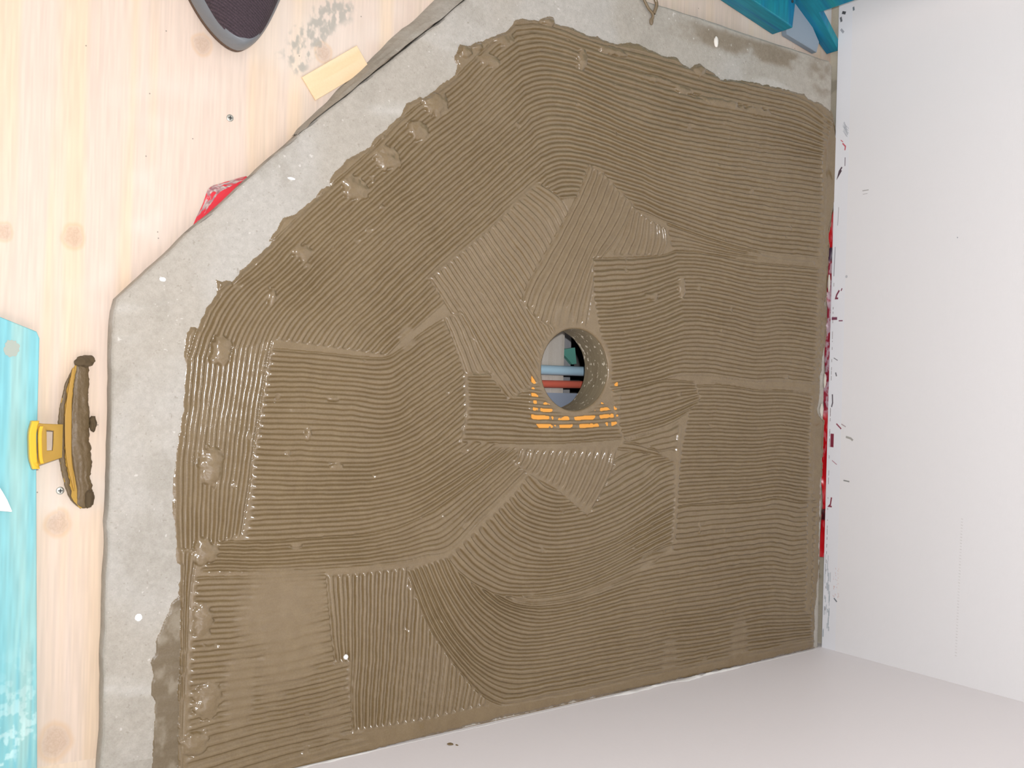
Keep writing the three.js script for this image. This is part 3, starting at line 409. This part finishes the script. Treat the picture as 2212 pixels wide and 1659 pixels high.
// ------------------------------------------------------------------ yellow notched spreader on the plywood
{
  const t = thing('mortar_spreader', 'yellow plastic notched spreader caked with mortar, lying on the plywood', 'trowel');
  const yellow = std({ color: rgb(0.80, 0.48, 0.03), roughness: 0.38 }), ochre = std({ color: rgb(0.46, 0.27, 0.045), roughness: 0.45 });
  const tilt = (g, k = 0.30) => { const p = g.attributes.position; for (let i = 0; i < p.count; i++) p.setY(i, p.getY(i) + Math.max(0, p.getZ(i) - 1.190) * k); g.computeVertexNormals(); return g; };
  const spline = (pts, n) => new THREE.CatmullRomCurve3(pts.map(q => new THREE.Vector3(q[0], 0, q[1])), false, 'centripetal').getPoints(n).map(v => [v.x, v.z]);
  const back = spline([[-0.4340, 1.2100], [-0.4179, 1.2180], [-0.3925, 1.2247], [-0.3712, 1.2266], [-0.3356, 1.2250], [-0.3047, 1.2182], [-0.2866, 1.2103], [-0.2772, 1.2011]], 36);
  const teeth = []; for (let k = 0; k <= 13; k++) { const x = mix(-0.2815, -0.4345, k / 13), z = mix(1.190, 1.1985, k / 13); teeth.push([x, z], [x - 0.0058, z + 0.0007]); if (k < 13) teeth.push([x - 0.0060, z + 0.0046], [x - 0.0115, z + 0.0050]); }
  const blade = mesh('blade', toCreasedNormals(tilt(slab([...back, ...teeth], 0.0012, 0.0042, [], 0.0005, 1)), 0.6), ochre, t);
  // moulded rib along the blade, bare plastic
  const rib = spline([[-0.4290, 1.2130], [-0.3917, 1.2168], [-0.3620, 1.2170], [-0.3322, 1.2152], [-0.2972, 1.2085]], 40);
  const rp = []; rib.forEach((q, i) => { const a = rib[Math.max(0, i - 1)], b = rib[Math.min(rib.length - 1, i + 1)], L = Math.hypot(b[0] - a[0], b[1] - a[1]), w = 0.0026 * (0.6 + 0.8 * noise(i / 5, 3, 71)) * Math.sin(Math.PI * Math.min(1, 0.12 + i / rib.length * 0.88)) + 0.0006; rp.push([q, [-(b[1] - a[1]) / L * w, (b[0] - a[0]) / L * w]]); });
  mesh('rib', toCreasedNormals(tilt(slab([...rp.map(([q, n]) => [q[0] + n[0], q[1] + n[1]]), ...rp.slice().reverse().map(([q, n]) => [q[0] - n[0], q[1] - n[1]])], 0.004, 0.0068, [], 0.0008, 2)), 0.6), std({ color: rgb(0.44, 0.25, 0.045), roughness: 0.45 }), blade);
  // handle with a window and a flanged grip
  const hd = [[-0.3690, 1.2235], [-0.3702, 1.2440], [-0.3712, 1.2500], [-0.3268, 1.2480], [-0.3340, 1.2235]], win = [[-0.3634, 1.2405], [-0.3419, 1.2395], [-0.3420, 1.2335], [-0.3480, 1.2330], [-0.3625, 1.2330]];
  const handle = mesh('handle', toCreasedNormals(tilt(slab(hd, 0.0035, 0.0075, [win], 0.0006, 1), 0.42), 0.6), ochre, t);
  const gripArc = spline([[-0.3735, 1.2490], [-0.3620, 1.2515], [-0.3480, 1.2512], [-0.3340, 1.2500], [-0.3240, 1.2470]], 24);
  const grip = (w, y0, y1, dz) => tilt(slab([...gripArc.map(q => [q[0], q[1] + dz]), ...gripArc.slice().reverse().map(q => [q[0], q[1] + dz + w])], y0, y1, [], 0.0016, 3), 0.42);
  mesh('grip', toCreasedNormals(grip(0.0075, 0.0005, 0.0145, 0), 0.8), yellow, handle);
  mesh('grip_lip', toCreasedNormals(tilt(slab([...gripArc.slice(3, 22).map(q => [q[0], q[1] - 0.0062]), ...gripArc.slice(3, 22).reverse().map(q => [q[0], q[1] - 0.0022])], 0.004, 0.0102, [], 0.001, 2), 0.42), 0.8), yellow, handle);
  // mortar caked on the blade: a lumpy crust with streaks along the blade
  const crust = (x0, x1, zlo, zhi, nx, nz, hgt, seed) => {
    const pos = [], uv = [], idx = [];
    for (let i = 0; i <= nx; i++) for (let j = 0; j <= nz; j++) {
      const u = i / nx, v = j / nz, x = mix(x0, x1, u) + 0.003 * (noise(i / 4, j / 3, seed) - .5), e = Math.pow(Math.max(0, Math.sin(Math.PI * u)), 0.25) * Math.pow(Math.max(0, Math.sin(Math.PI * v)), 0.4);
      const za = zlo(x) + 0.003 * (fbm(i / 3, 1, seed + 3, 3) - .5), zb = zhi(x) + 0.0022 * (fbm(i / 4, 2, seed + 5, 3) - .5), z = mix(za, zb, v);
      const y = 0.0034 + Math.max(0, z - 1.190) * 0.30 + e * hgt * (0.45 + 0.9 * fbm(i / 30, j / 1.6, seed + 7, 3)) + e * 0.0012 * (fbm(i / 3, j / 3, seed + 9, 2) - .5);
      pos.push(x, e > 0 ? y : y - 0.002, z); uv.push(x, z);
    }
    for (let i = 0; i < nx; i++) for (let j = 0; j < nz; j++) { const a = i * (nz + 1) + j, b = a + nz + 1; idx.push(a, a + 1, b, b, a + 1, b + 1); }
    const g = new THREE.BufferGeometry(); g.setAttribute('position', new THREE.Float32BufferAttribute(pos, 3)); g.setAttribute('uv', new THREE.Float32BufferAttribute(uv, 2)); g.setIndex(idx); g.computeVertexNormals(); return g;
  };
  const backZ = x => { let z = 1.20; for (let i = 0; i + 1 < back.length; i++) if ((back[i][0] - x) * (back[i + 1][0] - x) <= 0) z = mix(back[i][1], back[i + 1][1], (x - back[i][0]) / (back[i + 1][0] - back[i][0] || 1)); return z; };
  const ribZ = x => { let z = 1.2085; for (let i = 0; i + 1 < rib.length; i++) if ((rib[i][0] - x) * (rib[i + 1][0] - x) <= 0) z = mix(rib[i][1], rib[i + 1][1], (x - rib[i][0]) / (rib[i + 1][0] - rib[i][0] || 1)); if (x < -0.429) z = 1.213; return z; };
  const front = x => mix(1.1885, 1.1975, (-0.28 - x) / 0.155) - 0.003 * (fbm(x * 160, 4, 51, 3) - 0.3);
  const caked = std({ map: mortarMap, roughness: 0.5, bumpMap: mortarBump, bumpScale: 0.0005, color: rgb(0.72, 0.70, 0.68) });
  mesh('mortar_crust', mergeGeometries([crust(-0.436, -0.2775, front, x => Math.min(ribZ(x) - 0.0026, backZ(x) - 0.001), 110, 16, 0.0042, 700), crust(-0.428, -0.280, x => Math.min(ribZ(x) + 0.0024, backZ(x) - 0.002), x => backZ(x) + 0.0006, 100, 8, 0.0022, 720)]), caked, t).userData.label = 'brown mortar caked on the blade';
  const lump = (x, z, r, sx, sz, sy, seed) => { const g = new THREE.IcosahedronGeometry(r, 4), p = g.attributes.position; for (let i = 0; i < p.count; i++) { const k = 0.45 + 1.1 * fbm(p.getX(i) / r * 1.8 + 9, p.getZ(i) / r * 1.8 + p.getY(i) / r * 1.6 + 9, seed, 4); p.setXYZ(i, p.getX(i) * k * sx, p.getY(i) * k * sy, p.getZ(i) * k * sz); } const m = mergeVertices(g); m.computeVertexNormals(); m.translate(x, 0.0065 + Math.max(0, z - 1.19) * 0.3, z); return m; };
  mesh('mortar_lump', lump(-0.4370, 1.2020, 0.0075, 0.9, 1.3, 0.8, 741), caked, t); mesh('mortar_lump', lump(-0.3700, 1.1905, 0.0058, 1.4, 0.6, 0.7, 743), caked, t); mesh('mortar_lump', lump(-0.288, 1.192, 0.0062, 1.6, 0.7, 0.7, 745), caked, t);
}

// ------------------------------------------------------------------ shoe
{
  const t = thing('shoe', 'dark shoe with charcoal knitted upper and grey rubber rim, toe on the plywood', 'shoe');
  const L = 0.285, toe = [-0.7985, 1.048], R = 42;                        // axis runs from the toe towards -x
  const ax = [-0.9985, 0.055], nx = [0.055, 0.9985];
  const half = (s, side) => {       // half width; side +1 is the outer (camera) side
    const toeR = Math.pow(Math.min(1, s / 0.26), 0.56), w = mix(0.056, 0.049, ss(0.3, 0.6, s)); let v = w * toeR; v *= 1 - 0.14 * ss(0.35, 0.55, s) * (1 - ss(0.6, 0.85, s)); if (s > 0.86) v *= Math.sqrt(Math.max(0, 1 - Math.pow((s - 0.86) / 0.14, 2))); return v * (side > 0 ? 1.06 : 1);
  };
  const at = (s, o, y) => [toe[0] + ax[0] * L * s + nx[0] * o, y, toe[1] + ax[1] * L * s + nx[1] * o];
  const outline = (k) => { const o = []; const S = i => Math.pow(i / R, 1.6); for (let i = 0; i <= R; i++) { const s = S(i); o.push([s, half(s, 1) * k]); } for (let i = R - 1; i > 0; i--) { const s = S(i); o.push([s, -half(s, -1) * k]); } return o; };
  const ringG = (levels) => {      // stacked rings [scale, y, toeShift]
    const pos = [], idx = [], uv = []; const o0 = outline(1), n = o0.length;
    levels.forEach(([k, y, c], r) => o0.forEach(([s, w], i) => { const cs = mix(0.45, s, c), spring = 0.012 * Math.pow(Math.max(0, 1 - s / 0.22), 2) ; const q = at(cs, w * k, y + spring); pos.push(...q); uv.push(q[0], q[2] + y); }));
    for (let r = 0; r + 1 < levels.length; r++) for (let i = 0; i < n; i++) { const a = r * n + i, b = r * n + (i + 1) % n; idx.push(a, b, a + n, b, b + n, a + n); }
    for (const [r, f] of [[0, 1], [levels.length - 1, -1]]) { const c = pos.length / 3; let m = [0, 0, 0]; for (let i = 0; i < n; i++) for (let d = 0; d < 3; d++) m[d] += pos[(r * n + i) * 3 + d] / n; pos.push(...m); uv.push(m[0], m[2]); for (let i = 0; i < n; i++) { const a = r * n + i, b = r * n + (i + 1) % n; f > 0 ? idx.push(a, c, b) : idx.push(a, b, c); } }
    const g = new THREE.BufferGeometry(); g.setAttribute('position', new THREE.Float32BufferAttribute(pos, 3)); g.setAttribute('uv', new THREE.Float32BufferAttribute(uv, 2)); g.setIndex(idx); g.computeVertexNormals(); return g;
  };
  const rubber = std({ color: rgb(0.165, 0.178, 0.19), roughness: 0.42, bumpMap: rep(grey(200, 200, (i, j) => fbm(i / 20, j / 20, 801, 3)), 0.1), bumpScale: 0.0008 });
  mesh('outsole', ringG([[0.99, 0.0005, 1], [1.0, 0.003, 1], [1.0, 0.007, 1]]), std({ color: rgb(0.10, 0.055, 0.03), roughness: 0.7 }), t);
  mesh('rubber_rim', ringG([[0.985, 0.006, 0.998], [1.005, 0.009, 1.004], [1.005, 0.018, 1.003], [0.985, 0.025, 0.998], [0.945, 0.030, 0.985], [0.90, 0.0335, 0.968], [0.86, 0.033, 0.955]]), rubber, t);
  const knit = rep(tex(256, 256, (i, j) => { const a = (i * 0.9 + j * 0.55) / 9, g = 0.5 + 0.5 * Math.sin(a * 2 * Math.PI / 1.6), n = noise(i / 3, j / 3, 811); return [44 + 16 * g + 22 * n, 36 + 12 * g + 18 * n, 40 + 13 * g + 20 * n]; }), 0.05);
  let upper; const upMat = std({ map: knit, roughness: 0.95, sheen: 0.4, sheenRoughness: 0.6, bumpMap: rep(grey(256, 256, (i, j) => 0.5 + 0.4 * Math.sin((i * 0.9 + j * 0.55) / 9 * 3.93) * 0.6 + 0.3 * (noise(i / 3, j / 3, 813) - .5)), 0.05), bumpScale: 0.0012 });
  {
    const pos = [], uv = [], idx = [], NS = 48, NA = 26;
    for (let i = 0; i <= NS; i++) for (let j = 0; j <= NA; j++) {
      const s = 0.028 + 0.955 * Math.pow(i / NS, 1.25), a = Math.PI * j / NA, w = (a < Math.PI / 2 ? half(s, 1) : half(s, -1)) * 0.9;
      const crown = mix(0.020, 0.085, ss(0.02, 0.62, s)) * Math.pow(Math.min(1, s / 0.10), 0.45), o = w * Math.cos(a), y = 0.026 + crown * Math.pow(Math.max(0, Math.sin(a)), 0.75) * (s > 0.62 ? 1 - 0.0 * s : 1);
      const q = at(s, o, y + 0.010 * Math.pow(Math.max(0, 1 - s / 0.22), 2)); pos.push(...q); uv.push(q[0], q[2]);
    }
    for (let i = 0; i < NS; i++) for (let j = 0; j < NA; j++) { const s = 0.028 + 0.955 * Math.pow((i + 0.5) / NS, 1.25), a = (j + 0.5) / NA; if (s > 0.60 && s < 0.95 && a > 0.30 && a < 0.70) continue; const p = i * (NA + 1) + j, b = p + NA + 1; idx.push(p, b, p + 1, b, b + 1, p + 1); }
    const g = new THREE.BufferGeometry(); g.setAttribute('position', new THREE.Float32BufferAttribute(pos, 3)); g.setAttribute('uv', new THREE.Float32BufferAttribute(uv, 2)); g.setIndex(idx); g.computeVertexNormals();
    upper = mesh('upper', g, upMat, t);
  }
  const col = new THREE.CatmullRomCurve3([[0.60, 0.018], [0.60, -0.018], [0.66, -0.026], [0.80, -0.027], [0.92, -0.020], [0.955, 0], [0.92, 0.020], [0.80, 0.027], [0.66, 0.026]].map(([s, o]) => new THREE.Vector3(...at(s, o, 0.098 + (s < 0.62 ? 0.005 : 0)))), true);
  mesh('collar', new THREE.TubeGeometry(col, 60, 0.005, 10, true), upMat, upper);
  const ins = ringG([[0.7, 0.031, 0.9], [0.7, 0.034, 0.9]]); mesh('insole', ins, std({ color: rgb(0.05, 0.045, 0.05), roughness: 0.9 }), t);
}

// ------------------------------------------------------------------ pale blue-green plank at the near edge
{
  const pl = [[-0.466, 1.2512], [-0.459, 1.2482], [-0.3269, 1.2478], [0.0, 1.2385], [0.052, 1.238], [0.052, 1.43], [-0.535, 1.43]];
  const m = mesh('stained_plank', slab(pl, 0.0003, 0.018, [], 0.001, 2), paleTealMat);
  { const uv = m.geometry.attributes.uv; for (let i = 0; i < uv.count; i++) uv.setXY(i, uv.getX(i) + 0.9, uv.getY(i) - 1.2); }
  tag(m, 'pale blue-green stained plank lying flat on the plywood beside the spreader', 'plank');
  const k = new THREE.CircleGeometry(0.0085, 24), kp = k.attributes.position; for (let i = 1; i < kp.count; i++) { const s = 0.85 + 0.35 * noise(i, 2, 9); kp.setXY(i, kp.getX(i) * s, kp.getY(i) * s * 0.8); } k.rotateX(-Math.PI / 2); k.translate(-0.4475, 0.0184, 1.2745);
  mesh('knot', k, std({ map: rep(tex(64, 64, (i, j) => lerp3([150, 168, 160], [176, 176, 160], fbm(i / 9, j / 9, 821, 3))), 0.03), roughness: 0.7 }), m);
  // white plastic offcut resting on it
  const pts = [], idx = []; const E = [[-0.309, 1.2855], [-0.300, 1.2800], [-0.291, 1.2752], [-0.279, 1.2700]], F = [[-0.3, 1.33], [-0.29, 1.32], [-0.283, 1.30], [-0.2785, 1.271]];
  for (let i = 0; i < 4; i++) for (let j = 0; j <= 6; j++) for (const s of [0, 1]) pts.push(mix(E[i][0], F[i][0], j / 6), 0.0185 + 0.004 + 0.006 * Math.sin(j / 6 * 2) * (1 - i / 4) - (i === 3 ? 0.0035 : 0) + s * 0.0012, mix(E[i][1], F[i][1], j / 6));
  const id = (i, j, s) => (i * 7 + j) * 2 + s;
  for (let i = 0; i < 3; i++) for (let j = 0; j < 6; j++) { idx.push(id(i, j, 1), id(i, j + 1, 1), id(i + 1, j, 1), id(i + 1, j, 1), id(i, j + 1, 1), id(i + 1, j + 1, 1), id(i, j, 0), id(i + 1, j, 0), id(i, j + 1, 0), id(i + 1, j, 0), id(i + 1, j + 1, 0), id(i, j + 1, 0)); }
  for (let j = 0; j < 6; j++) idx.push(id(0, j, 0), id(0, j + 1, 0), id(0, j, 1), id(0, j, 1), id(0, j + 1, 0), id(0, j + 1, 1), id(3, j, 0), id(3, j, 1), id(3, j + 1, 0), id(3, j, 1), id(3, j + 1, 1), id(3, j + 1, 0));
  for (let i = 0; i < 3; i++) idx.push(id(i, 0, 0), id(i, 0, 1), id(i + 1, 0, 0), id(i, 0, 1), id(i + 1, 0, 1), id(i + 1, 0, 0));
  const g = new THREE.BufferGeometry(); g.setAttribute('position', new THREE.Float32BufferAttribute(pts, 3)); g.setIndex(idx);
  tag(mesh('plastic_offcut', toCreasedNormals(g, 0.6), std({ color: rgb(0.86, 0.85, 0.82), roughness: 0.4 })), 'pointed white plastic offcut lying on the pale blue-green plank', 'offcut');
}

// ------------------------------------------------------------------ blue-green painted timber stand by the back wall
{
  const t = thing('painted_stand', 'blue-green painted timber stand with splayed feet against the back wall', 'stand');
  const beam = slab([[-0.9983, 0.1722], [-1.055, 0.166], [-1.137, 0.44], [-1.0686, 0.444]], 0.0003, 0.045, [], 0.0022, 2);
  mesh('foot', beam, tealMat, t);
  // upright side panel whose foot tapers to a point
  const A = [-0.9918, 0.0391 + 0.004], dir = [-0.574, 0.819], prof = [[0, 0.0003], [0, 0.026], [0.079, 0.0394], [0.077, 0.62], [0.42, 0.62], [0.42, 0.0003]];
  const sh = new THREE.Shape(prof.map(q => new THREE.Vector2(...q))), g = new THREE.ExtrudeGeometry(sh, { depth: 0.009, bevelEnabled: true, bevelThickness: 0.0015, bevelSize: 0.0015, bevelOffset: -0.0015, bevelSegments: 2 });
  const m4 = new THREE.Matrix4().makeBasis(new THREE.Vector3(dir[0], 0, dir[1]), new THREE.Vector3(0, 1, 0), new THREE.Vector3(-dir[1], 0, dir[0]));
  g.applyMatrix4(m4); g.translate(A[0] - 0.000, 0.0016, A[1]);
  mesh('side_panel', planUV(g), tealMat, t);
  const scr = new THREE.CylinderGeometry(0.0022, 0.0022, 0.0012, 14); scr.translate(-1.038, 0.0453, 0.176); mesh('screw', scr, std({ color: rgb(0.06, 0.06, 0.06), roughness: 0.5, metalness: 0.5 }), t);
  const wb = mesh('shaded_board', slab([[-1.0005, 0.150], [-0.9852, 0.0790], [-1.003, 0.0735], [-1.075, 0.13], [-1.075, 0.160]], 0.0003, 0.012, [], 0.001, 1), std({ color: rgb(0.30, 0.36, 0.42), roughness: 0.7 }));  // stand-in board; the shade between the feet is put into its colour
  const ps = mesh('plaster_offcut', slab([[-0.9985, 0.0465], [-0.9945, 0.0400], [-1.085, 0.0400], [-1.085, 0.150], [-1.076, 0.150]], 0.0003, 0.006), std({ color: rgb(0.78, 0.78, 0.77), roughness: 0.8 }));
  tag(ps, 'white plaster offcut on the floor between the stand and the back wall', 'offcut');
  tag(wb, 'stand-in board between the blue-green feet, shade put into its grey-blue colour', 'board');
}

// ------------------------------------------------------------------ small things on the floor and the pad
{
  const grain = rep(tex(300, 120, (i, j) => { const t = fbm(i / 120, j / 5 + 0.6 * fbm(i / 60, j / 30, 5), 831, 3), g = (hash(i, j, 2) - .5) * 6; return lerp3([232, 198, 152], [240, 214, 178], t).map(v => v + g); }), 0.15);
  const g = slab([[0, -0.0155], [0.087, -0.0155], [0.087, 0.0155], [0, 0.0155]], 0.0003, 0.0035, [], 0.0005, 1);
  const m = mesh('wood_shim', g, std({ map: grain, roughness: 0.6 })); m.position.set(-0.7745, 0, 0.9542); m.rotation.y = Math.atan2(0.0695, -0.0515);
  tag(m, 'thin orange-tinted pine shim lying against the diagonal pad edge', 'shim');
}
{ // red plastic film peeping out from under the diagonal edge
  const E = [[-0.6600, 1.0275], [-0.6477, 1.0568], [-0.6408, 1.0700], [-0.6213, 1.0774], [-0.5936, 1.0880], [-0.5915, 1.0870]], I = [[-0.6560, 1.0250], [-0.6437, 1.0374], [-0.6330, 1.0480], [-0.6210, 1.0592], [-0.605, 1.0742], [-0.5900, 1.0860]];
  const pos = [], uv = [], idx = [], N = 30, M = 6, cE = new THREE.CatmullRomCurve3(E.map(q => new THREE.Vector3(q[0], 0, q[1]))), cI = new THREE.CatmullRomCurve3(I.map(q => new THREE.Vector3(q[0], 0, q[1])));
  for (let i = 0; i <= N; i++) { const a = cE.getPoint(i / N), b = cI.getPoint(i / N); for (let j = 0; j <= M; j++) { const t = j / M; pos.push(mix(a.x, b.x, t), 0.0012 + 0.010 * t * t + 0.0022 * noise(i / 3, j / 2, 841) * (1 - Math.abs(2 * t - 1)), mix(a.z, b.z, t)); uv.push(i / N, t); } }
  for (let i = 0; i < N; i++) for (let j = 0; j < M; j++) { const a = i * (M + 1) + j, b = a + M + 1; idx.push(a, a + 1, b, b, a + 1, b + 1); }
  const g = new THREE.BufferGeometry(); g.setAttribute('position', new THREE.Float32BufferAttribute(pos, 3)); g.setAttribute('uv', new THREE.Float32BufferAttribute(uv, 2)); g.setIndex(idx); g.computeVertexNormals();
  const map = tex(160, 48, (i, j) => { const d = fbm(i / 9, j / 7, 845, 4); let c = [214, 44, 58]; if (j < 30 - 0.1 * i) c = lerp3(c, lerp3([206, 196, 186], [140, 92, 96], noise(i / 4, j / 4, 3)), ss(0.42, 0.56, d)); return c; });
  tag(mesh('red_film_scrap', g, std({ map, roughness: 0.35 })), 'dusty red plastic film scrap sticking out under the diagonal pad edge', 'film');
}
{ // red film hanging in the joint below the back wall
  const pos = [], uv = [], idx = [], N = 220, M = 8, x0 = -0.832, x1 = -0.150;
  for (let i = 0; i <= N; i++) for (let j = 0; j <= M; j++) {
    const u = i / N, v = j / M, x = mix(x0, x1, u), w = fbm(x * 26, 3, 851, 3);
    const out = 0.0012 + v * (0.003 + 0.009 * w) + 0.0022 * (noise(i / 3.2, j / 2, 853) - 0.3) * v, y = 0.0335 + (0.004 * fbm(x * 30, 8, 855) + 0.007 * (1 - ss(-0.80, -0.72, x)) * noise(x * 90, 6, 859)) * (1 - v) - v * (0.013 + 0.006 * noise(x * 20, 5, 857));
    pos.push(x, y, wallAz(x) + out); uv.push(u, v);
  }
  for (let i = 0; i < N; i++) for (let j = 0; j < M; j++) { const a = i * (M + 1) + j, b = a + M + 1; idx.push(a, a + 1, b, b, a + 1, b + 1); }
  const g = new THREE.BufferGeometry(); g.setAttribute('position', new THREE.Float32BufferAttribute(pos, 3)); g.setAttribute('uv', new THREE.Float32BufferAttribute(uv, 2)); g.setIndex(idx); g.computeVertexNormals();
  const map = tex(1000, 40, (i, j) => {
    const x = mix(x0, x1, i / 1000); let c = [206, 14, 26]; const n = fbm(i / 12, j / 7, 861, 4);
    const dull = ss(-0.655, -0.64, x) * (1 - ss(-0.40, -0.38, x)), darkA = ss(-0.668, -0.664, x) * (1 - ss(-0.648, -0.640, x)), darkB = ss(-0.232, -0.229, x) * (1 - ss(-0.214, -0.21, x));
    c = lerp3(c, lerp3([150, 40, 60], [190, 178, 186], ss(0.42, 0.62, n)), dull * 0.9); c = lerp3(c, [52, 44, 66], 0.9 * darkA); c = lerp3(c, [48, 16, 22], 0.85 * darkB * ss(0.35, 0.5, n));
    c = lerp3(c, [226, 206, 206], 0.8 * ss(0.66, 0.72, fbm(i / 20, j / 5, 865, 3)) * (1 - ss(-0.83, -0.7, x) * 0.5)); return c;
  });
  tag(mesh('red_film', g, std({ map, roughness: 0.28 })), 'long strip of red plastic film in the joint under the back wall', 'film');
}
function lumpGeo(r, sx, sy, sz, seed, det = 3) {
  const g = new THREE.IcosahedronGeometry(r, det), p = g.attributes.position;
  for (let i = 0; i < p.count; i++) { const a = p.getX(i) / r, b = p.getY(i) / r, c = p.getZ(i) / r, k = 0.75 + 0.55 * fbm(a * 1.3 + b + 9, c * 1.3 - b * 0.7 + 9, seed, 3); p.setXYZ(i, p.getX(i) * k * sx, Math.max(-0.3 * r * sy, p.getY(i) * k * sy), p.getZ(i) * k * sz); }
  g.deleteAttribute('uv'); g.deleteAttribute('normal'); const m = mergeVertices(g); m.computeVertexNormals(); return m;
}
{
  const caulk = std({ color: rgb(0.56, 0.52, 0.44), roughness: 0.6 });
  for (const [x, z, sx, sz, l] of [[-0.395, 0.060, 2.2, 0.8, 'largest cream caulk lump on the mortar edge by the back wall'], [-0.445, 0.0545, 2.6, 0.5, 'narrow cream caulk streak just beyond the largest caulk lump'], [-0.605, 0.052, 3.2, 0.45, 'long cream caulk streak beside the dull part of the red film']]) {
    const m = mesh('caulk_lump', lumpGeo(0.0046, sx, 0.5, sz, 871 + Math.round(x * 100)), caulk); m.position.set(x, PAD + 0.0022, z); tag(m, l, 'caulk', 'caulk lumps by the back wall');
  }
  const chip = mesh('plaster_chip', lumpGeo(0.0052, 1.5, 0.5, 0.75, 881), std({ color: rgb(0.82, 0.78, 0.70), roughness: 0.8 })); chip.position.set(-0.9505, PAD + 0.0008, 0.3191); tag(chip, 'cream plaster chip lying on the bare concrete near the stand', 'chip');
  const c2 = mesh('plaster_chip', lumpGeo(0.0032, 1, 0.7, 1, 883), std({ color: rgb(0.82, 0.80, 0.76), roughness: 0.8 })); c2.position.set(-0.0868, PAD + 0.005, 0.8966); tag(c2, 'white plaster crumb stuck in the combed mortar', 'chip');
  for (const [x, z, sx, sz, l] of [[-0.659, 0.9826, 0.5, 1.6, 'white paint fleck on the concrete beside the diagonal mortar edge'], [-0.5297, 1.1267, 0.8, 1.1, 'white paint fleck near the corner of the concrete pad'], [-0.1577, 1.1419, 1.4, 1.3, 'white paint dab on the concrete near the thin smear']]) {
    const m = mesh('paint_fleck', lumpGeo(0.0030, sx, 0.14, sz, 891 + Math.round(x * 100)), std({ color: rgb(0.88, 0.87, 0.85), roughness: 0.6 })); m.position.set(x, PAD + 0.0002, z); tag(m, l, 'paint fleck');
  }
  // curl of mortar near the far end of the pad
  const c = new THREE.CatmullRomCurve3([[-0.9850, 0.0335, 0.4680], [-0.9712, 0.0325, 0.4560], [-0.9640, 0.0310, 0.4455], [-0.9540, 0.0300, 0.4470]].map(q => new THREE.Vector3(...q))), d = new THREE.CatmullRomCurve3([[-0.9655, 0.0310, 0.4440], [-0.9793, 0.0320, 0.4400], [-0.9900, 0.0320, 0.4450]].map(q => new THREE.Vector3(...q)));
  tag(mesh('mortar_curl', mergeGeometries([new THREE.TubeGeometry(c, 30, 0.0021, 10, false), new THREE.TubeGeometry(d, 24, 0.0026, 10, false), (() => { const s = new THREE.SphereGeometry(0.0038, 14, 10); s.scale(1.5, 0.6, 0.9); s.translate(-0.9545, 0.0300, 0.4470); return s; })()]), mortarMat), 'forked brown curl of mortar on the bare concrete near the plaster chip', 'mortar');
  // screws in the plywood
  for (const [x, z, l] of [[-0.2965, 1.2209, 'zinc screw head in the plywood beside the spreader blade'], [-0.7248, 1.0483, 'zinc screw head in the plywood between the shoe and the red scrap']]) {
    const s = thing('floor_screw', l, 'screw', 'screws in the plywood'); s.position.set(x, 0, z);
    const metal = std({ color: rgb(0.45, 0.45, 0.40), roughness: 0.4, metalness: 0.8 });
    const hd = new THREE.LatheGeometry([[0, 0.0010], [0.0030, 0.0010], [0.0040, 0.0006], [0.0042, 0.0001]].map(q => new THREE.Vector2(...q)), 20); mesh('head', hd, metal, s);
    const sl = mergeGeometries([new THREE.BoxGeometry(0.0046, 0.0005, 0.0010), new THREE.BoxGeometry(0.0010, 0.0005, 0.0046)]); sl.translate(0, 0.0012, 0); mesh('cross_slot', sl, std({ color: rgb(0.05, 0.05, 0.05), roughness: 0.9 }), s);
  }
  // mortar drip on the right wall and a ragged bead of filler along its foot
}
{
  const onWall = (z, y) => new THREE.Vector3(wallBx(z, y) - 0.0008, y, z);
  const drip = mergeGeometries([lumpGeo(0.0042, 0.25, 1.2, 0.9, 901), (() => { const g = lumpGeo(0.0016, 0.4, 1.8, 0.9, 903); g.translate(0, 0.0075, -0.0055); return g; })()]);
  const d = mesh('mortar_drip', drip, mortarMat); d.position.copy(onWall(0.7676, 0.0691)); tag(d, 'small brown mortar drip stuck on the white right wall', 'mortar');
  // ragged filler bead where the right wall meets the mortar
  const pos = [], idx = [], N = 420, M = 8;
  for (let i = 0; i <= N; i++) for (let j = 0; j <= M; j++) {
    const u = i / N, z = mix(0.06, 1.12, u), big = ss(0.45, 0.75, fbm(z * 12, 1, 911, 3)), r = 0.0001 + 0.0030 * big * fbm(z * 90, 3, 913, 3) + 0.0006 * big * noise(z * 300, 4, 915), hgt = 0.0012 + 0.011 * fbm(z * 40, 7, 917, 4) * (0.15 + big), a = j / M;
    const y = 0.0325 + hgt * a, x = wallBx(z, y) - 0.0002 - r * Math.sin(Math.PI * Math.min(1, 0.15 + a * 0.85)); pos.push(j === M ? wallBx(z, y) + 0.0005 : x, y, z);
  }
  for (let i = 0; i < N; i++) for (let j = 0; j < M; j++) { const a = i * (M + 1) + j, b = a + M + 1; idx.push(a, b, a + 1, b, b + 1, a + 1); }
  const g = new THREE.BufferGeometry(); g.setAttribute('position', new THREE.Float32BufferAttribute(pos, 3)); g.setIndex(idx); g.computeVertexNormals();
  tag(mesh('filler_bead', g, std({ color: rgb(0.72, 0.70, 0.66), roughness: 0.8 })), 'ragged off-white filler bead along the foot of the right wall', 'filler');
}

renderer.render(scene, camera);
